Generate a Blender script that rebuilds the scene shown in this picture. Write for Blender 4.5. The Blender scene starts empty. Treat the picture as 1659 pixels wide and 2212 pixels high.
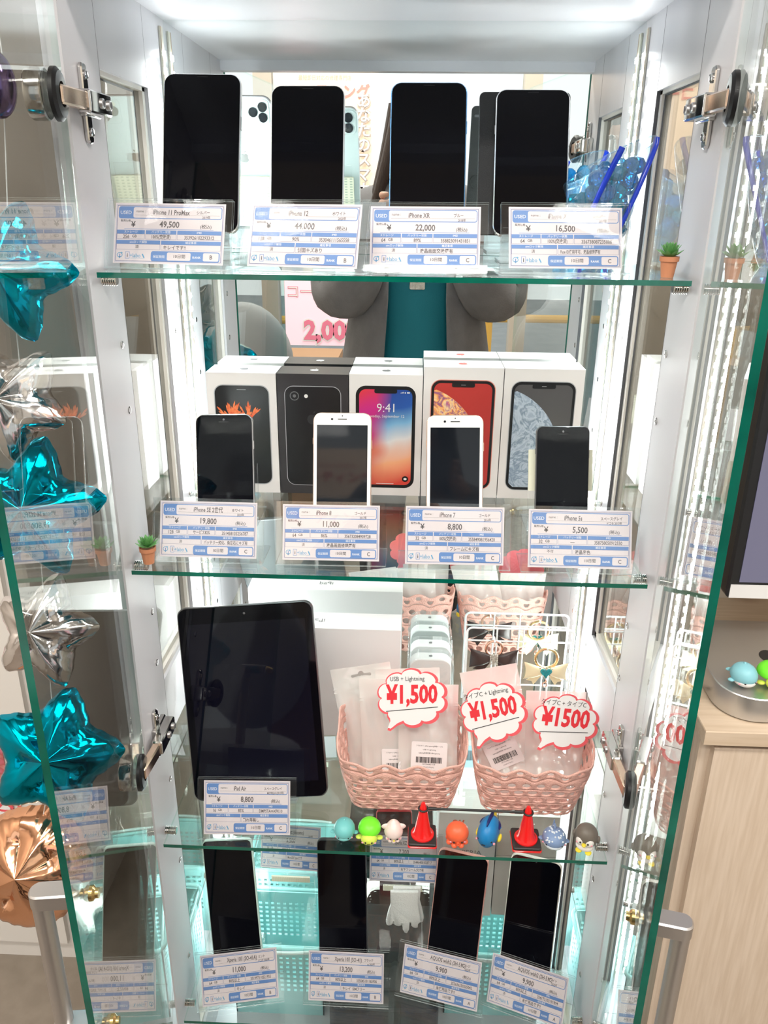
import bpy, bmesh, math, random
from mathutils import Vector, Matrix
random.seed(7)
C = bpy.context.scene.collection
SC = bpy.context.scene
PI = math.pi

# ------------------------------------------------------------------ camera, world, exposure
FPX = 1722.88
CAM = Vector((0.0251, -0.7780, 0.0679))
_yaw, _pitch, _roll = -0.0370, 0.3742, 0.0109
_cy, _sy, _cp, _sp = math.cos(_yaw), math.sin(_yaw), math.cos(_pitch), math.sin(_pitch)
FW = Vector((_sy*_cp, _cy*_cp, -_sp)); _r = Vector((_cy, -_sy, 0)); _u = _r.cross(FW)
RT = _r*math.cos(_roll) + _u*math.sin(_roll); UP = _u*math.cos(_roll) - _r*math.sin(_roll)
cam_d = bpy.data.cameras.new('camera'); cam = bpy.data.objects.new('camera', cam_d); C.objects.link(cam)
cam_d.sensor_width = 36; cam_d.sensor_fit = 'VERTICAL'; cam_d.sensor_height = 36; cam_d.lens = FPX*36/2212
cam_d.clip_start = 0.004; cam_d.clip_end = 60
R3 = Matrix((RT, UP, -FW)).transposed()
cam.matrix_world = Matrix.Translation(CAM) @ R3.to_4x4()
SC.camera = cam
vs = SC.view_settings
vs.view_transform = 'Standard'; vs.look = 'None'; vs.gamma = 1.0; vs.use_curve_mapping = False
vs.exposure = 0.38
w = bpy.data.worlds.new('world'); SC.world = w; w.use_nodes = True
bg = w.node_tree.nodes['Background']; bg.inputs[0].default_value = (1.0, 1.0, 1.0, 1); bg.inputs[1].default_value = 1.0
SC.cycles.transparent_max_bounces = 40
SC.cycles.max_bounces = 10; SC.cycles.glossy_bounces = 8
SC.cycles.caustics_reflective = True; SC.cycles.blur_glossy = 1.0; SC.cycles.caustics_refractive = False

def area(name, loc, direction, sx, sy, power, color=(1, 1, 1), parent=None):
    d = bpy.data.lights.new(name, 'AREA'); d.shape = 'RECTANGLE'; d.size = sx; d.size_y = sy
    d.energy = power; d.color = color
    o = bpy.data.objects.new(name, d); C.objects.link(o)
    o.matrix_world = Matrix.Translation(loc) @ Vector(direction).to_track_quat('-Z', 'Y').to_matrix().to_4x4()
    return o
FLOOR = -1.33; CEIL = 1.25; MIR = 0.3167
LED_POWER = 2.3; ROOM_POWER = 16
for (lx, ly) in ((-0.9, -0.9), (0.9, -0.9), (0.0, -1.75)):
    area('ceiling_lamp_light', (lx, ly, CEIL-0.06), (0, 0, -1), 0.9, 0.25, ROOM_POWER, (1.0, 0.95, 0.88))

# ------------------------------------------------------------------ pixel -> place helpers
def ray(x, y):
    return FW + RT*((x-829.5)/FPX) - UP*((y-1106)/FPX)
def atY(x, y, Y):
    d = ray(x, y); return CAM + d*((Y-CAM.y)/d.y)
def atZ(x, y, Z):
    d = ray(x, y); return CAM + d*((Z-CAM.z)/d.z)
def atX(x, y, X):
    d = ray(x, y); return CAM + d*((X-CAM.x)/d.x)
def atP(x, y, P, n):
    d = ray(x, y); return CAM + d*((P-CAM).dot(n)/d.dot(n))
def mir(x, y, Yreal):                       # a point of the room behind the camera, seen in the mirror
    p = atY(x, y, 2*MIR-Yreal); return Vector((p.x, Yreal, p.z))

# ------------------------------------------------------------------ materials
MATS = {}
def mat(name, col, rough=0.5, metal=0.0, spec=0.5, bump=0, bscale=50, noise=None, nscale=8, emit=None, trans=0, stretch=None, coat=0):
    if name in MATS: return MATS[name]
    m = bpy.data.materials.new(name); m.use_nodes = True; nt = m.node_tree
    b = nt.nodes['Principled BSDF']; b.inputs['Base Color'].default_value = (*col, 1)
    b.inputs['Roughness'].default_value = rough; b.inputs['Metallic'].default_value = metal
    b.inputs['Specular IOR Level'].default_value = spec
    if coat: b.inputs['Coat Weight'].default_value = coat; b.inputs['Coat Roughness'].default_value = 0.03
    if trans:
        b.inputs['Transmission Weight'].default_value = trans
    if emit: b.inputs['Emission Color'].default_value = (*emit[0], 1); b.inputs['Emission Strength'].default_value = emit[1]
    if noise or bump:
        tc = nt.nodes.new('ShaderNodeTexCoord'); mp = nt.nodes.new('ShaderNodeMapping')
        nt.links.new(tc.outputs['Object'], mp.inputs[0])
        if stretch: mp.inputs['Scale'].default_value = stretch
    if noise:
        n = nt.nodes.new('ShaderNodeTexNoise'); n.inputs['Scale'].default_value = nscale; n.inputs['Detail'].default_value = 5
        nt.links.new(mp.outputs[0], n.inputs['Vector'])
        r = nt.nodes.new('ShaderNodeValToRGB'); r.color_ramp.elements[0].color = (*col, 1); r.color_ramp.elements[1].color = (*noise, 1)
        r.color_ramp.elements[0].position = 0.35; r.color_ramp.elements[1].position = 0.65
        nt.links.new(n.outputs[0], r.inputs[0]); nt.links.new(r.outputs[0], b.inputs['Base Color'])
    if bump:
        n2 = nt.nodes.new('ShaderNodeTexNoise'); n2.inputs['Scale'].default_value = bscale; n2.inputs['Detail'].default_value = 3
        nt.links.new(mp.outputs[0], n2.inputs['Vector'])
        bp = nt.nodes.new('ShaderNodeBump'); bp.inputs['Strength'].default_value = bump; bp.inputs['Distance'].default_value = 0.004
        nt.links.new(n2.outputs[0], bp.inputs['Height']); nt.links.new(bp.outputs[0], b.inputs['Normal'])
    MATS[name] = m; return m
def thin(name, tint, f0=0.04, rough=0.0, body=0.0, bodycol=(1, 1, 1), bump=0, power=5.0):
    """clear sheet: transparent with a Fresnel gloss; body = share of diffuse milkiness"""
    if name in MATS: return MATS[name]
    m = bpy.data.materials.new(name); m.use_nodes = True; nt = m.node_tree; nt.nodes.clear()
    out = nt.nodes.new('ShaderNodeOutputMaterial'); t = nt.nodes.new('ShaderNodeBsdfTransparent'); t.inputs[0].default_value = (*tint, 1)
    g = nt.nodes.new('ShaderNodeBsdfGlossy'); g.inputs['Roughness'].default_value = rough; g.inputs[0].default_value = (1, 1, 1, 1)
    lw = nt.nodes.new('ShaderNodeLayerWeight'); lw.inputs[0].default_value = 0.5
    pw = nt.nodes.new('ShaderNodeMath'); pw.operation = 'POWER'; pw.inputs[1].default_value = power
    ml = nt.nodes.new('ShaderNodeMath'); ml.operation = 'MULTIPLY_ADD'; ml.inputs[1].default_value = 1-f0; ml.inputs[2].default_value = f0
    nt.links.new(lw.outputs['Facing'], pw.inputs[0]); nt.links.new(pw.outputs[0], ml.inputs[0])
    base = t.outputs[0]
    if body:
        d = nt.nodes.new('ShaderNodeBsdfDiffuse'); d.inputs[0].default_value = (*bodycol, 1)
        mx0 = nt.nodes.new('ShaderNodeMixShader'); mx0.inputs[0].default_value = body
        nt.links.new(base, mx0.inputs[1]); nt.links.new(d.outputs[0], mx0.inputs[2]); base = mx0.outputs[0]
    mx = nt.nodes.new('ShaderNodeMixShader'); nt.links.new(ml.outputs[0], mx.inputs[0])
    nt.links.new(base, mx.inputs[1]); nt.links.new(g.outputs[0], mx.inputs[2]); nt.links.new(mx.outputs[0], out.inputs[0])
    if bump:
        tc = nt.nodes.new('ShaderNodeTexCoord'); n2 = nt.nodes.new('ShaderNodeTexNoise'); n2.inputs['Scale'].default_value = bump
        nt.links.new(tc.outputs['Object'], n2.inputs['Vector']); bp = nt.nodes.new('ShaderNodeBump'); bp.inputs['Strength'].default_value = 0.6; bp.inputs['Distance'].default_value = 0.004
        nt.links.new(n2.outputs[0], bp.inputs['Height']); nt.links.new(bp.outputs[0], g.inputs['Normal'])
        nt.links.new(bp.outputs[0], lw.inputs['Normal'])
    MATS[name] = m; return m

WHITE = mat('white_laminate', (0.57, 0.56, 0.595), 0.30, noise=(0.62, 0.61, 0.64), nscale=5, stretch=(1, 1, 0.2))
TRIMM = mat('window_trim', (0.72, 0.68, 0.64), 0.45)
GAP = mat('dark_gap', (0.10, 0.10, 0.11), 0.7)
MIRR = mat('mirror_silver', (0.88, 0.92, 0.91), 0.0, 1.0)
GLASS = thin('door_glass_clear', (0.955, 0.975, 0.965), 0.060, power=4.2)
WGLASS = thin('window_glass_clear', (0.86, 0.87, 0.85), 0.055)
SHELFG = thin('shelf_glass_clear', (0.96, 0.99, 0.98), 0.05)
ACR = thin('acrylic_clear', (0.98, 0.985, 0.985), 0.028)
ACRE = thin('acrylic_edge', (0.80, 0.86, 0.88), 0.10, 0.05, 0.25, (0.9, 0.95, 0.96))
GEDGE = mat('green_glass_edge', (0.0, 0.065, 0.045), 0.12, 0, 0.8, noise=(0.0, 0.15, 0.10), nscale=12, stretch=(1, 1, 1))
def edge_glass(m):
    # seen from inside the sheet the polished edge is clear; from outside it is green
    nt = m.node_tree; out = [n for n in nt.nodes if n.type == 'OUTPUT_MATERIAL'][0]; bs = nt.nodes['Principled BSDF']
    t = nt.nodes.new('ShaderNodeBsdfTransparent'); t.inputs[0].default_value = (.80, .92, .87, 1); g = nt.nodes.new('ShaderNodeNewGeometry'); mx = nt.nodes.new('ShaderNodeMixShader')
    nt.links.new(g.outputs['Backfacing'], mx.inputs[0]); nt.links.new(bs.outputs[0], mx.inputs[1]); nt.links.new(t.outputs[0], mx.inputs[2]); nt.links.new(mx.outputs[0], out.inputs[0])
edge_glass(GEDGE)
CHROME = mat('chrome', (0.62, 0.60, 0.58), 0.12, 1.0)
COPPER = mat('warm_nickel', (0.70, 0.52, 0.40), 0.25, 1.0)
RUBBER = mat('black_rubber', (0.007, 0.007, 0.008), 0.4, 0, .3)
SATIN = mat('satin_silver', (0.62, 0.60, 0.60), 0.35, 1.0)
BRASS = mat('brass', (0.62, 0.46, 0.2), 0.25, 1.0)
BLK = mat('black_screen', (0.002, 0.002, 0.004), 0.04, 0, 0.22)
BLKP = mat('black_plastic', (0.012, 0.012, 0.014), 0.3)
FLOORM = mat('floor_tile', (0.24, 0.20, 0.16), 0.5, noise=(0.28, 0.235, 0.19), nscale=30)
WALLM = mat('taupe_wall', (0.50, 0.44, 0.36), 0.7, noise=(0.52, 0.46, 0.38), nscale=3)
CREAM = mat('cream_panel', (0.66, 0.61, 0.54), 0.6)
CEILM = mat('ceiling_white', (0.75, 0.73, 0.70), 0.8)
PAPER = mat('card_paper', (0.71, 0.64, 0.66), 0.6)
BLUE = mat('print_blue', (0.125, 0.245, 0.53), 0.5)
NAVY = mat('print_navy', (0.10, 0.12, 0.28), 0.5)
LBLUE = mat('print_light_blue', (0.10, 0.33, 0.55), 0.5)
INK = mat('ink_dark', (0.03, 0.028, 0.03), 0.5)
PENC = mat('ink_pen', (0.10, 0.085, 0.09), 0.5)
WPR = mat('print_white', (0.86, 0.84, 0.84), 0.5)

# ------------------------------------------------------------------ mesh helpers
class MB:
    def __init__(s): s.v = []; s.f = []; s.m = []
    def add(s, vs_, fs, mi=0, M=None):
        o = len(s.v)
        for v in vs_:
            v = Vector(v); s.v.append(M @ v if M else v)
        for f in fs: s.f.append([o+i for i in f]); s.m.append(mi)
    def box(s, x0, x1, y0, y1, z0, z1, mi=0, M=None, emi=None):
        V = [(x, y, z) for z in (z0, z1) for y in (y0, y1) for x in (x0, x1)]
        F = [(0, 2, 3, 1), (4, 5, 7, 6), (0, 1, 5, 4), (2, 6, 7, 3), (0, 4, 6, 2), (1, 3, 7, 5)]
        s.add(V, F, mi, M)
    def prism(s, out, z0, z1, mi=0, M=None, c=0, smi=None):
        """outline (x,y) extruded in z, with a chamfer c; smi = material of the sides"""
        n = len(out); smi = mi if smi is None else smi
        cx = sum(p[0] for p in out)/n; cy = sum(p[1] for p in out)/n
        def ins(k):
            if not k: return out
            r = []
            for i in range(n):
                a = Vector(out[i-1]); b = Vector(out[i]); d = Vector(out[(i+1) % n])
                t = (d-a); t = t.normalized() if t.length > 1e-9 else Vector((1, 0))
                nn = Vector((-t.y, t.x)); r.append((b.x+nn.x*k, b.y+nn.y*k))
            return r
        rings = [(ins(0), z0), (ins(0), z1)] if not c else [(ins(c), z0), (out, z0+c), (out, z1-c), (ins(c), z1)]
        V = [(x, y, z) for o, z in rings for x, y in o]; k = len(rings)
        o0 = len(s.v)
        s.add(V, [tuple(reversed(range(n)))], mi, M)
        s.f.append([o0+(k-1)*n+i for i in range(n)]); s.m.append(mi)
        for r in range(k-1):
            for i in range(n):
                j = (i+1) % n
                s.f.append([o0+r*n+i, o0+r*n+j, o0+(r+1)*n+j, o0+(r+1)*n+i]); s.m.append(smi)
    def flat(s, out, z, mi=0, M=None):
        s.add([(x, y, z) for x, y in out], [tuple(range(len(out)))], mi, M)
    def tube(s, pts, r, n=8, mi=0, M=None, closed=False, caps=True):
        pts = [Vector(p) for p in pts]; L = len(pts); V = []; prev = None
        for i, p in enumerate(pts):
            if closed: t = pts[(i+1) % L]-pts[i-1]
            else: t = pts[min(i+1, L-1)]-pts[max(i-1, 0)]
            t.normalize()
            if prev is None:
                a = Vector((0, 0, 1)) if abs(t.z) < 0.9 else Vector((1, 0, 0)); u = t.cross(a).normalized()
            else:
                u = prev - t*prev.dot(t); u.normalize()
            prev = u; v = t.cross(u); rr = r[i] if isinstance(r, (list, tuple)) else r
            for k in range(n):
                a = 2*PI*k/n; V.append(p + u*math.cos(a)*rr + v*math.sin(a)*rr)
        F = []
        for i in range(L if closed else L-1):
            j = (i+1) % L
            for k in range(n): F.append((i*n+k, i*n+(k+1) % n, j*n+(k+1) % n, j*n+k))
        if not closed and caps: F += [tuple(reversed(range(n))), tuple(range((L-1)*n, L*n))]
        s.add(V, F, mi, M)
    def lathe(s, prof, n=24, mi=0, M=None, caps=True):
        V = []; F = []
        for r, z in prof:
            for k in range(n): a = 2*PI*k/n; V.append((r*math.cos(a), r*math.sin(a), z))
        L = len(prof)
        for i in range(L-1):
            for k in range(n): F.append((i*n+k, i*n+(k+1) % n, (i+1)*n+(k+1) % n, (i+1)*n+k))
        if caps: F += [tuple(reversed(range(n))), tuple(range((L-1)*n, L*n))]
        s.add(V, F, mi, M)
    def ell(s, c, r, mi=0, M=None, n=20, m=12, fn=None):
        c = Vector(c); r = (r, r, r) if isinstance(r, (int, float)) else r
        V = [c+Vector((0, 0, -r[2]))]; F = []
        for i in range(1, m):
            th = -PI/2+PI*i/m
            for k in range(n):
                a = 2*PI*k/n; d = Vector((math.cos(th)*math.cos(a), math.cos(th)*math.sin(a), math.sin(th)))
                q = Vector((d.x*r[0], d.y*r[1], d.z*r[2]))
                if fn: q = fn(d, q)
                V.append(c+q)
        V.append(c+Vector((0, 0, r[2])))
        for k in range(n): F.append((0, 1+(k+1) % n, 1+k))
        for i in range(m-2):
            for k in range(n): F.append((1+i*n+k, 1+i*n+(k+1) % n, 1+(i+1)*n+(k+1) % n, 1+(i+1)*n+k))
        b = 1+(m-2)*n; T = len(V)-1
        for k in range(n): F.append((b+k, b+(k+1) % n, T))
        s.add(V, F, mi, M)
    def text(s, st, size, x, y, z, mi=0, M=None, align='L', sx=1.0, shear=0.0, rot=0.0, bold=0.0):
        vs_, fs = text_mesh(st, bold)
        wmax = max((v[0] for v in vs_), default=0); wmin = min((v[0] for v in vs_), default=0)
        off = {'L': -wmin, 'C': -(wmin+wmax)/2, 'R': -wmax}[align]
        cr, sr = math.cos(rot), math.sin(rot); out = []
        for v in vs_:
            a = (v[0]+off + shear*v[1])*size*sx; b = v[1]*size
            out.append((x+a*cr-b*sr, y+a*sr+b*cr, z))
        s.add(out, fs, mi, M)
    def build(s, name, mats, parent=None, M=None, smooth=35, flip=False):
        me = bpy.data.meshes.new(name)
        me.from_pydata([tuple(v) for v in s.v], [], s.f)
        mats = mats if isinstance(mats, (list, tuple)) else [mats]
        for m in mats: me.materials.append(m)
        me.polygons.foreach_set('material_index', s.m)
        if smooth:
            me.polygons.foreach_set('use_smooth', [True]*len(me.polygons))
            me.set_sharp_from_angle(angle=math.radians(smooth))
        me.update()
        o = bpy.data.objects.new(name, me); C.objects.link(o)
        if parent: o.parent = parent
        if M is not None: o.matrix_local = M
        return o
_tc = {}
def text_mesh(st, bold=0.0):
    key = (st, bold)
    if key in _tc: return _tc[key]
    c = bpy.data.curves.new('t', 'FONT'); c.body = st; c.size = 1.0; c.resolution_u = 2; c.offset = bold
    c.fill_mode = 'BOTH'; o = bpy.data.objects.new('t', c); C.objects.link(o)
    dg = bpy.context.evaluated_depsgraph_get(); dg.update()
    me = o.evaluated_get(dg).to_mesh()
    v = [tuple(p.co) for p in me.vertices]; f = [tuple(p.vertices) for p in me.polygons]
    o.evaluated_get(dg).to_mesh_clear(); bpy.data.objects.remove(o); bpy.data.curves.remove(c)
    _tc[key] = (v, f); return _tc[key]
def rrect(x0, x1, y0, y1, r, n=5):
    o = []
    for cx, cy, a0 in ((x1-r, y1-r, 0), (x0+r, y1-r, 90), (x0+r, y0+r, 180), (x1-r, y0+r, 270)):
        for k in range(n+1):
            a = math.radians(a0+90*k/n); o.append((cx+r*math.cos(a), cy+r*math.sin(a)))
    return o
def circ(cx, cy, r, n=24, ry=None):
    ry = ry or r
    return [(cx+r*math.cos(2*PI*k/n), cy+ry*math.sin(2*PI*k/n)) for k in range(n)]
def ringf(s, out, inn, z, mi, M=None):
    n = len(out); V = [(x, y, z) for x, y in out]+[(x, y, z) for x, y in inn]
    s.add(V, [(i, (i+1) % n, n+(i+1) % n, n+i) for i in range(n)], mi, M)
MB.ring = ringf
def tag(o, label=None, cat=None, group=None, kind=None):
    if label: o['label'] = label
    if cat: o['category'] = cat
    if group: o['group'] = group
    if kind: o['kind'] = kind
    return o
def empty(name, M, label, cat, group=None):
    o = bpy.data.objects.new(name, None); C.objects.link(o); o.empty_display_size = 0.02
    o.matrix_world = M if isinstance(M, Matrix) else Matrix.Translation(M)
    return tag(o, label, cat, group)
def frame_from(BL, BR, TL, TR):
    """axes of a leaning sheet: x to the right, y up along it, z its face normal; origin at bottom centre"""
    ux = ((BR-BL)+(TR-TL)).normalized(); uy = ((TL-BL)+(TR-BR)).normalized(); uz = ux.cross(uy).normalized(); uy = uz.cross(ux)
    wd = ((BR-BL).length+(TR-TL).length)/2; h = ((TL-BL).length+(TR-BR).length)/2
    o = (BL+BR)/2
    M = Matrix.Translation(o) @ Matrix((ux, uy, uz)).transposed().to_4x4()
    return M, wd, h
def leaning(px, Yb=None, zb=None, tilt=18, yaw=0, roll=0):
    """four picture corners TL TR BR BL of a sheet that leans back by tilt degrees"""
    TL, TR, BR, BL = px
    if zb is not None:
        a = atZ(*BL, zb); b = atZ(*BR, zb)
    else:
        a = atY(*BL, Yb); b = atY(*BR, Yb)
        if yaw:
            mid = (a+b)/2; n0 = Vector((math.sin(math.radians(yaw)), math.cos(math.radians(yaw)), 0))
            a = atP(*BL, mid, n0); b = atP(*BR, mid, n0)
    ux = (b-a).normalized(); bk = Vector((0, 0, 1)).cross(ux); bk = Vector((bk.x, bk.y, 0)).normalized()
    t = math.radians(tilt); up = Vector((0, 0, math.cos(t))) + bk*math.sin(t); n = ux.cross(up).normalized()
    c = atP(*TL, a, n); d = atP(*TR, a, n)
    a2 = atP(*BL, a, n); b2 = atP(*BR, a, n)
    return frame_from(a2, b2, c, d)
def apple(scale=1.0, bite=1):
    """the fruit mark seen on the cartons: body with a bite and a leaf, about 1 wide"""
    body = []
    for k in range(36):
        a = 2*PI*k/36; r = 0.46*(1+0.06*math.cos(2*a)); x = r*math.cos(a)*1.0; y = r*math.sin(a)*1.05
        if math.sin(a) > 0.75: y -= 0.10*math.exp(-(x/0.12)**2)
        if math.sin(a) < -0.75: y += 0.05*math.exp(-(x/0.10)**2)
        d = math.hypot(x-0.52*bite, y-0.06)
        if d < 0.20:
            k2 = 0.20/d if d > 1e-6 else 1
            x = 0.52*bite+(x-0.52*bite)*k2 if (x-0.52*bite)*bite < 0 else 0.36*bite; y = 0.06+(y-0.06)*k2
        body.append((x*scale, y*scale))
    leaf = [(0.02*scale, 0.50*scale), (0.06*scale, 0.66*scale), (0.2*scale, 0.74*scale), (0.17*scale, 0.58*scale)]
    return body, leaf
def add_apple(s, x, y, z, sc, mi, M=None, sy=1.0):
    b, l = apple(sc)
    s.flat([(x+p[0], y+p[1]*sy) for p in b], z, mi, M); s.flat([(x+p[0], y+p[1]*sy) for p in l], z, mi, M)

# ------------------------------------------------------------------ the room
def struct(name, bx, m, bevel=0):
    b = MB(); b.box(*bx); o = b.build(name, m, smooth=0); tag(o, kind='structure'); return o
RX0, RX1, RY0, RY1 = -1.7, 1.9, -2.2, 0.95
struct('floor', (RX0-.1, RX1+.1, RY0-.05, RY1+.1, FLOOR-.06, FLOOR), FLOORM)
struct('ceiling', (RX0-.1, RX1+.1, RY0-.05, RY1+.1, CEIL, CEIL+.06), CEILM)
struct('wall_back', (RX0-.1, RX1+.1, RY1, RY1+.1, FLOOR, CEIL), WALLM)
struct('wall_left', (RX0-.1, RX0, RY0, RY1, FLOOR, CEIL), CREAM)
struct('wall_right', (RX1, RX1+.1, RY0, RY1, FLOOR, CEIL), CREAM)
MULL = mat('mullion_beige', (0.50, 0.44, 0.37), 0.5)
xs = [RX0, -0.62, 0.47, RX1]
for i, (a, b_) in enumerate(zip(xs[:-1], xs[1:])):
    bb = MB(); bb.box(a, b_, RY0-.03, RY0-.022, FLOOR+.12, CEIL-.1)
    tag(bb.build('window_%d' % (i+1), thin('storefront_glass', (0.97, 0.985, 0.98), 0.04), smooth=0), kind='structure')
k = 1
for x in (RX0+.03, -0.62, 0.47, RX1-.03):
    struct('trim_%d' % k, (x-.035, x+.035, RY0-.06, RY0+.02, FLOOR, CEIL), MULL); k += 1
struct('trim_%d' % k, (RX0, RX1, RY0-.055, RY0+.015, FLOOR, FLOOR+.12), MULL); k += 1
struct('trim_%d' % k, (RX0, RX1, RY0-.055, RY0+.015, CEIL-.1, CEIL), MULL)
struct('floor_pavement', (-9, 9, -12, RY0-.05, FLOOR-.16, FLOOR-.10), mat('pavement_grey', (0.22, 0.24, 0.25), 0.8, noise=(0.27, 0.29, 0.30), nscale=4))
# ceiling lights (the lamps behind the person)
EMW = mat('lamp_diffuser', (1, 1, 1), 0.5, emit=((1.0, 0.97, 0.92), 9))
for i, (lx, ly) in enumerate(((-0.9, -0.9), (0.9, -0.9), (0.0, -1.75))):
    where = ('on the ceiling left of the photographer', 'on the ceiling right of the photographer', 'on the ceiling nearest the shop window')[i]
    t = empty('ceiling_light', Vector((lx, ly, CEIL)), 'white rectangular lamp '+where, 'lamp', None)
    b = MB(); b.box(-.47, .47, -.15, .15, -.045, 0); b.build('housing', WHITE, t, smooth=0)
    b = MB(); b.box(-.45, .45, -.13, .13, -.05, -.045); b.build('diffuser', EMW, t, smooth=0)

# white furniture beside the cabinet, cream counter unit behind
_cf = atZ(170, 2068, FLOOR); CUPY = _cf.y
b = MB(); b.box(-1.3, _cf.x, CUPY, 0.80, FLOOR, 0.9, 0)
for q0, q1 in ((-1.295, -.965), (-.955, _cf.x-.01)): b.box(q0, q1, CUPY-.012, CUPY-.0005, FLOOR+.05, .88, 0)
tag(b.build('tall_cupboard', mat('cupboard_cream', (0.74, 0.70, 0.66), 0.45), smooth=0), 'tall cream cupboard standing behind the foil balloons', 'cupboard')

# ------------------------------------------------------------------ the display cabinet
SW = 0.288; ZT = 0.2652; ZB = -1.245
cab = empty('display_cabinet', Vector((0, .16, ZB-.02)), 'white display cabinet with mirror back, side windows and inner light strips', 'cabinet')
CM = Matrix.Translation((0, -.16, -(ZB-.02)))
def cpart(name, mb, mats, smooth=0): return mb.build(name, mats, cab, CM, smooth)
b = MB(); b.box(-.31, .31, 0, MIR+.02, ZT, ZT+.02); cpart('top_panel', b, WHITE)
b = MB(); b.box(-.31, .31, 0, MIR+.02, ZB-.02, ZB); cpart('bottom_panel', b, WHITE)
b = MB(); b.box(-SW, SW, .001, .0214, ZT-.0145, ZT); cpart('header_rail', b, WHITE)
b = MB(); b.box(-.31, .31, MIR+.006, MIR+.02, ZB, ZT); cpart('back_panel', b, WHITE)
b = MB(); b.box(-SW, SW, MIR, MIR+.005, ZB, ZT); cpart('mirror', b, MIRR)
for xx in (-.29, .25):
    for yy in (.02, .28): b = MB(); b.box(xx, xx+.04, yy, yy+.04, FLOOR, ZB-.02); cpart('plinth_foot', b, BLKP)
WY0, WY1 = .087, .235
for s in (-1, 1):
    X0, X1 = sorted((s*SW, s*.306)); Xi = s*SW
    b = MB()
    b.box(X0, X1, .001, WY0-.0003, ZB, ZT)            # front stile
    b.box(X0, X1, WY1+.0003, MIR, ZB, ZT)              # back stile
    for z0, z1 in ((.183, ZT), (-.600, -.512), (ZB, ZB+.07)):
        b.box(X0, X1, WY0+.0003, WY1-.0003, z0, z1)
    cpart('side_frame', b, WHITE)
    b = MB()
    for y in (WY0, WY1): b.box(min(Xi, Xi-s*.0001), max(Xi, Xi+s*.01), y-.0004, y+.0004, ZB, ZT)
    cpart('joint_seam', b, GAP)
    for z0, z1 in ((-.512, .183), (ZB+.07, -.600)):
        b = MB(); xa, xb = sorted((s*(SW+.004), s*.306)); tw = .008
        b.box(xa, xb, WY1-tw, WY1, z0, z1); b.box(xa, xb, WY0, WY0+.003, z0, z1)
        b.box(xa, xb, WY0, WY1, z1-.004, z1); b.box(xa, xb, WY0, WY1, z0, z0+.008)
        b.box(xa+.003, xa+.0045, WY1-tw-.0012, WY1-tw, z0, z1, 1); b.box(xa+.003, xa+.0045, WY0, WY1, z1-.0055, z1-.004, 1)
        cpart('window_trim', b, [TRIMM, GAP])
        b = MB(); xa, xb = sorted((s*.2965, s*.3005)); b.box(xa, xb, WY0+.003, WY1-tw, z0+.008, z1-.004); cpart('side_pane', b, WGLASS)
    # screw fixings and empty pin holes down the stiles
    for z in [-.07-.032*i for i in range(35)]:
        pass
    px = [(263, 745), (279, 886), (328, 1321), (338, 1431), (367, 1682), (388, 1857), (408, 2063)] if s < 0 else [(1439, 765), (1418, 910), (1356, 1352), (1338, 1464), (1306, 1716), (1282, 1898), (1254, 2105)]
    for (qx, qy) in px:
        p = atX(qx, qy, Xi)
        b = MB(); Mx = Matrix.Translation(p) @ Matrix.Rotation(-s*PI/2, 4, 'Y')
        b.lathe([(.0042, 0), (.0042, .0008), (.0030, .0010), (.0028, -.002), (.0, -.002)], 16, 0, Mx, caps=False)
        cpart('screw_cap', b, CHROME, 40)
    for yy in (.265, .290):
        for z in [-.02-.075*i for i in range(16)]:
            if yy > .28: continue
            b = MB(); b.lathe([(.0035, 0), (.0035, .0006), (.002, .0008), (0, .0002)], 12, 0, Matrix.Translation((Xi, yy, z)) @ Matrix.Rotation(-s*PI/2, 4, 'Y'), caps=False)
            cpart('screw_cap', b, CHROME, 40)
SHZ = [0.0, -0.3140, -0.6991, -1.0208]
for s in (-1, 1):
    for zz in SHZ:
        for yy in (.035, .27):
            b = MB(); prof = []
            for i in range(7): prof += [(.0055, i*.0022), (.0044, i*.0022+.0011)]
            b.lathe(prof, 14, 0, Matrix.Translation((s*SW, yy, zz-.0105)) @ Matrix.Rotation(-s*PI/2, 4, 'Y'))
            cpart('shelf_pin', b, CHROME, 30)
def glass_box(b, x0, x1, y0, y1, z0, z1, axis, M=None):
    V = [(x, y, z) for z in (z0, z1) for y in (y0, y1) for x in (x0, x1)]
    F = [((0, 2, 3, 1), 'z'), ((4, 5, 7, 6), 'z'), ((0, 1, 5, 4), 'y'), ((2, 6, 7, 3), 'y'), ((0, 4, 6, 2), 'x'), ((1, 3, 7, 5), 'x')]
    for f, a in F: b.add([V[i] for i in f], [(0, 1, 2, 3)], 0 if a == axis else 1, M)
SHN = ['clear glass shelf with green edge, top shelf under four large smartphones', 'clear glass shelf with green edge, under the row of phone cartons',
       'clear glass shelf with green edge, under the pink baskets and traffic cones', 'clear glass shelf with green edge, lowest shelf under four tilted phones']
for zz, lb in zip(SHZ, SHN):
    b = MB(); glass_box(b, -.280, .280, 0, MIR-.004, -.0050, 0, 'z')
    o = b.build('glass_shelf', [SHELFG, GEDGE], None, Matrix.Translation((0, 0, zz)), 0); tag(o, lb, 'shelf', 'glass shelves')
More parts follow.
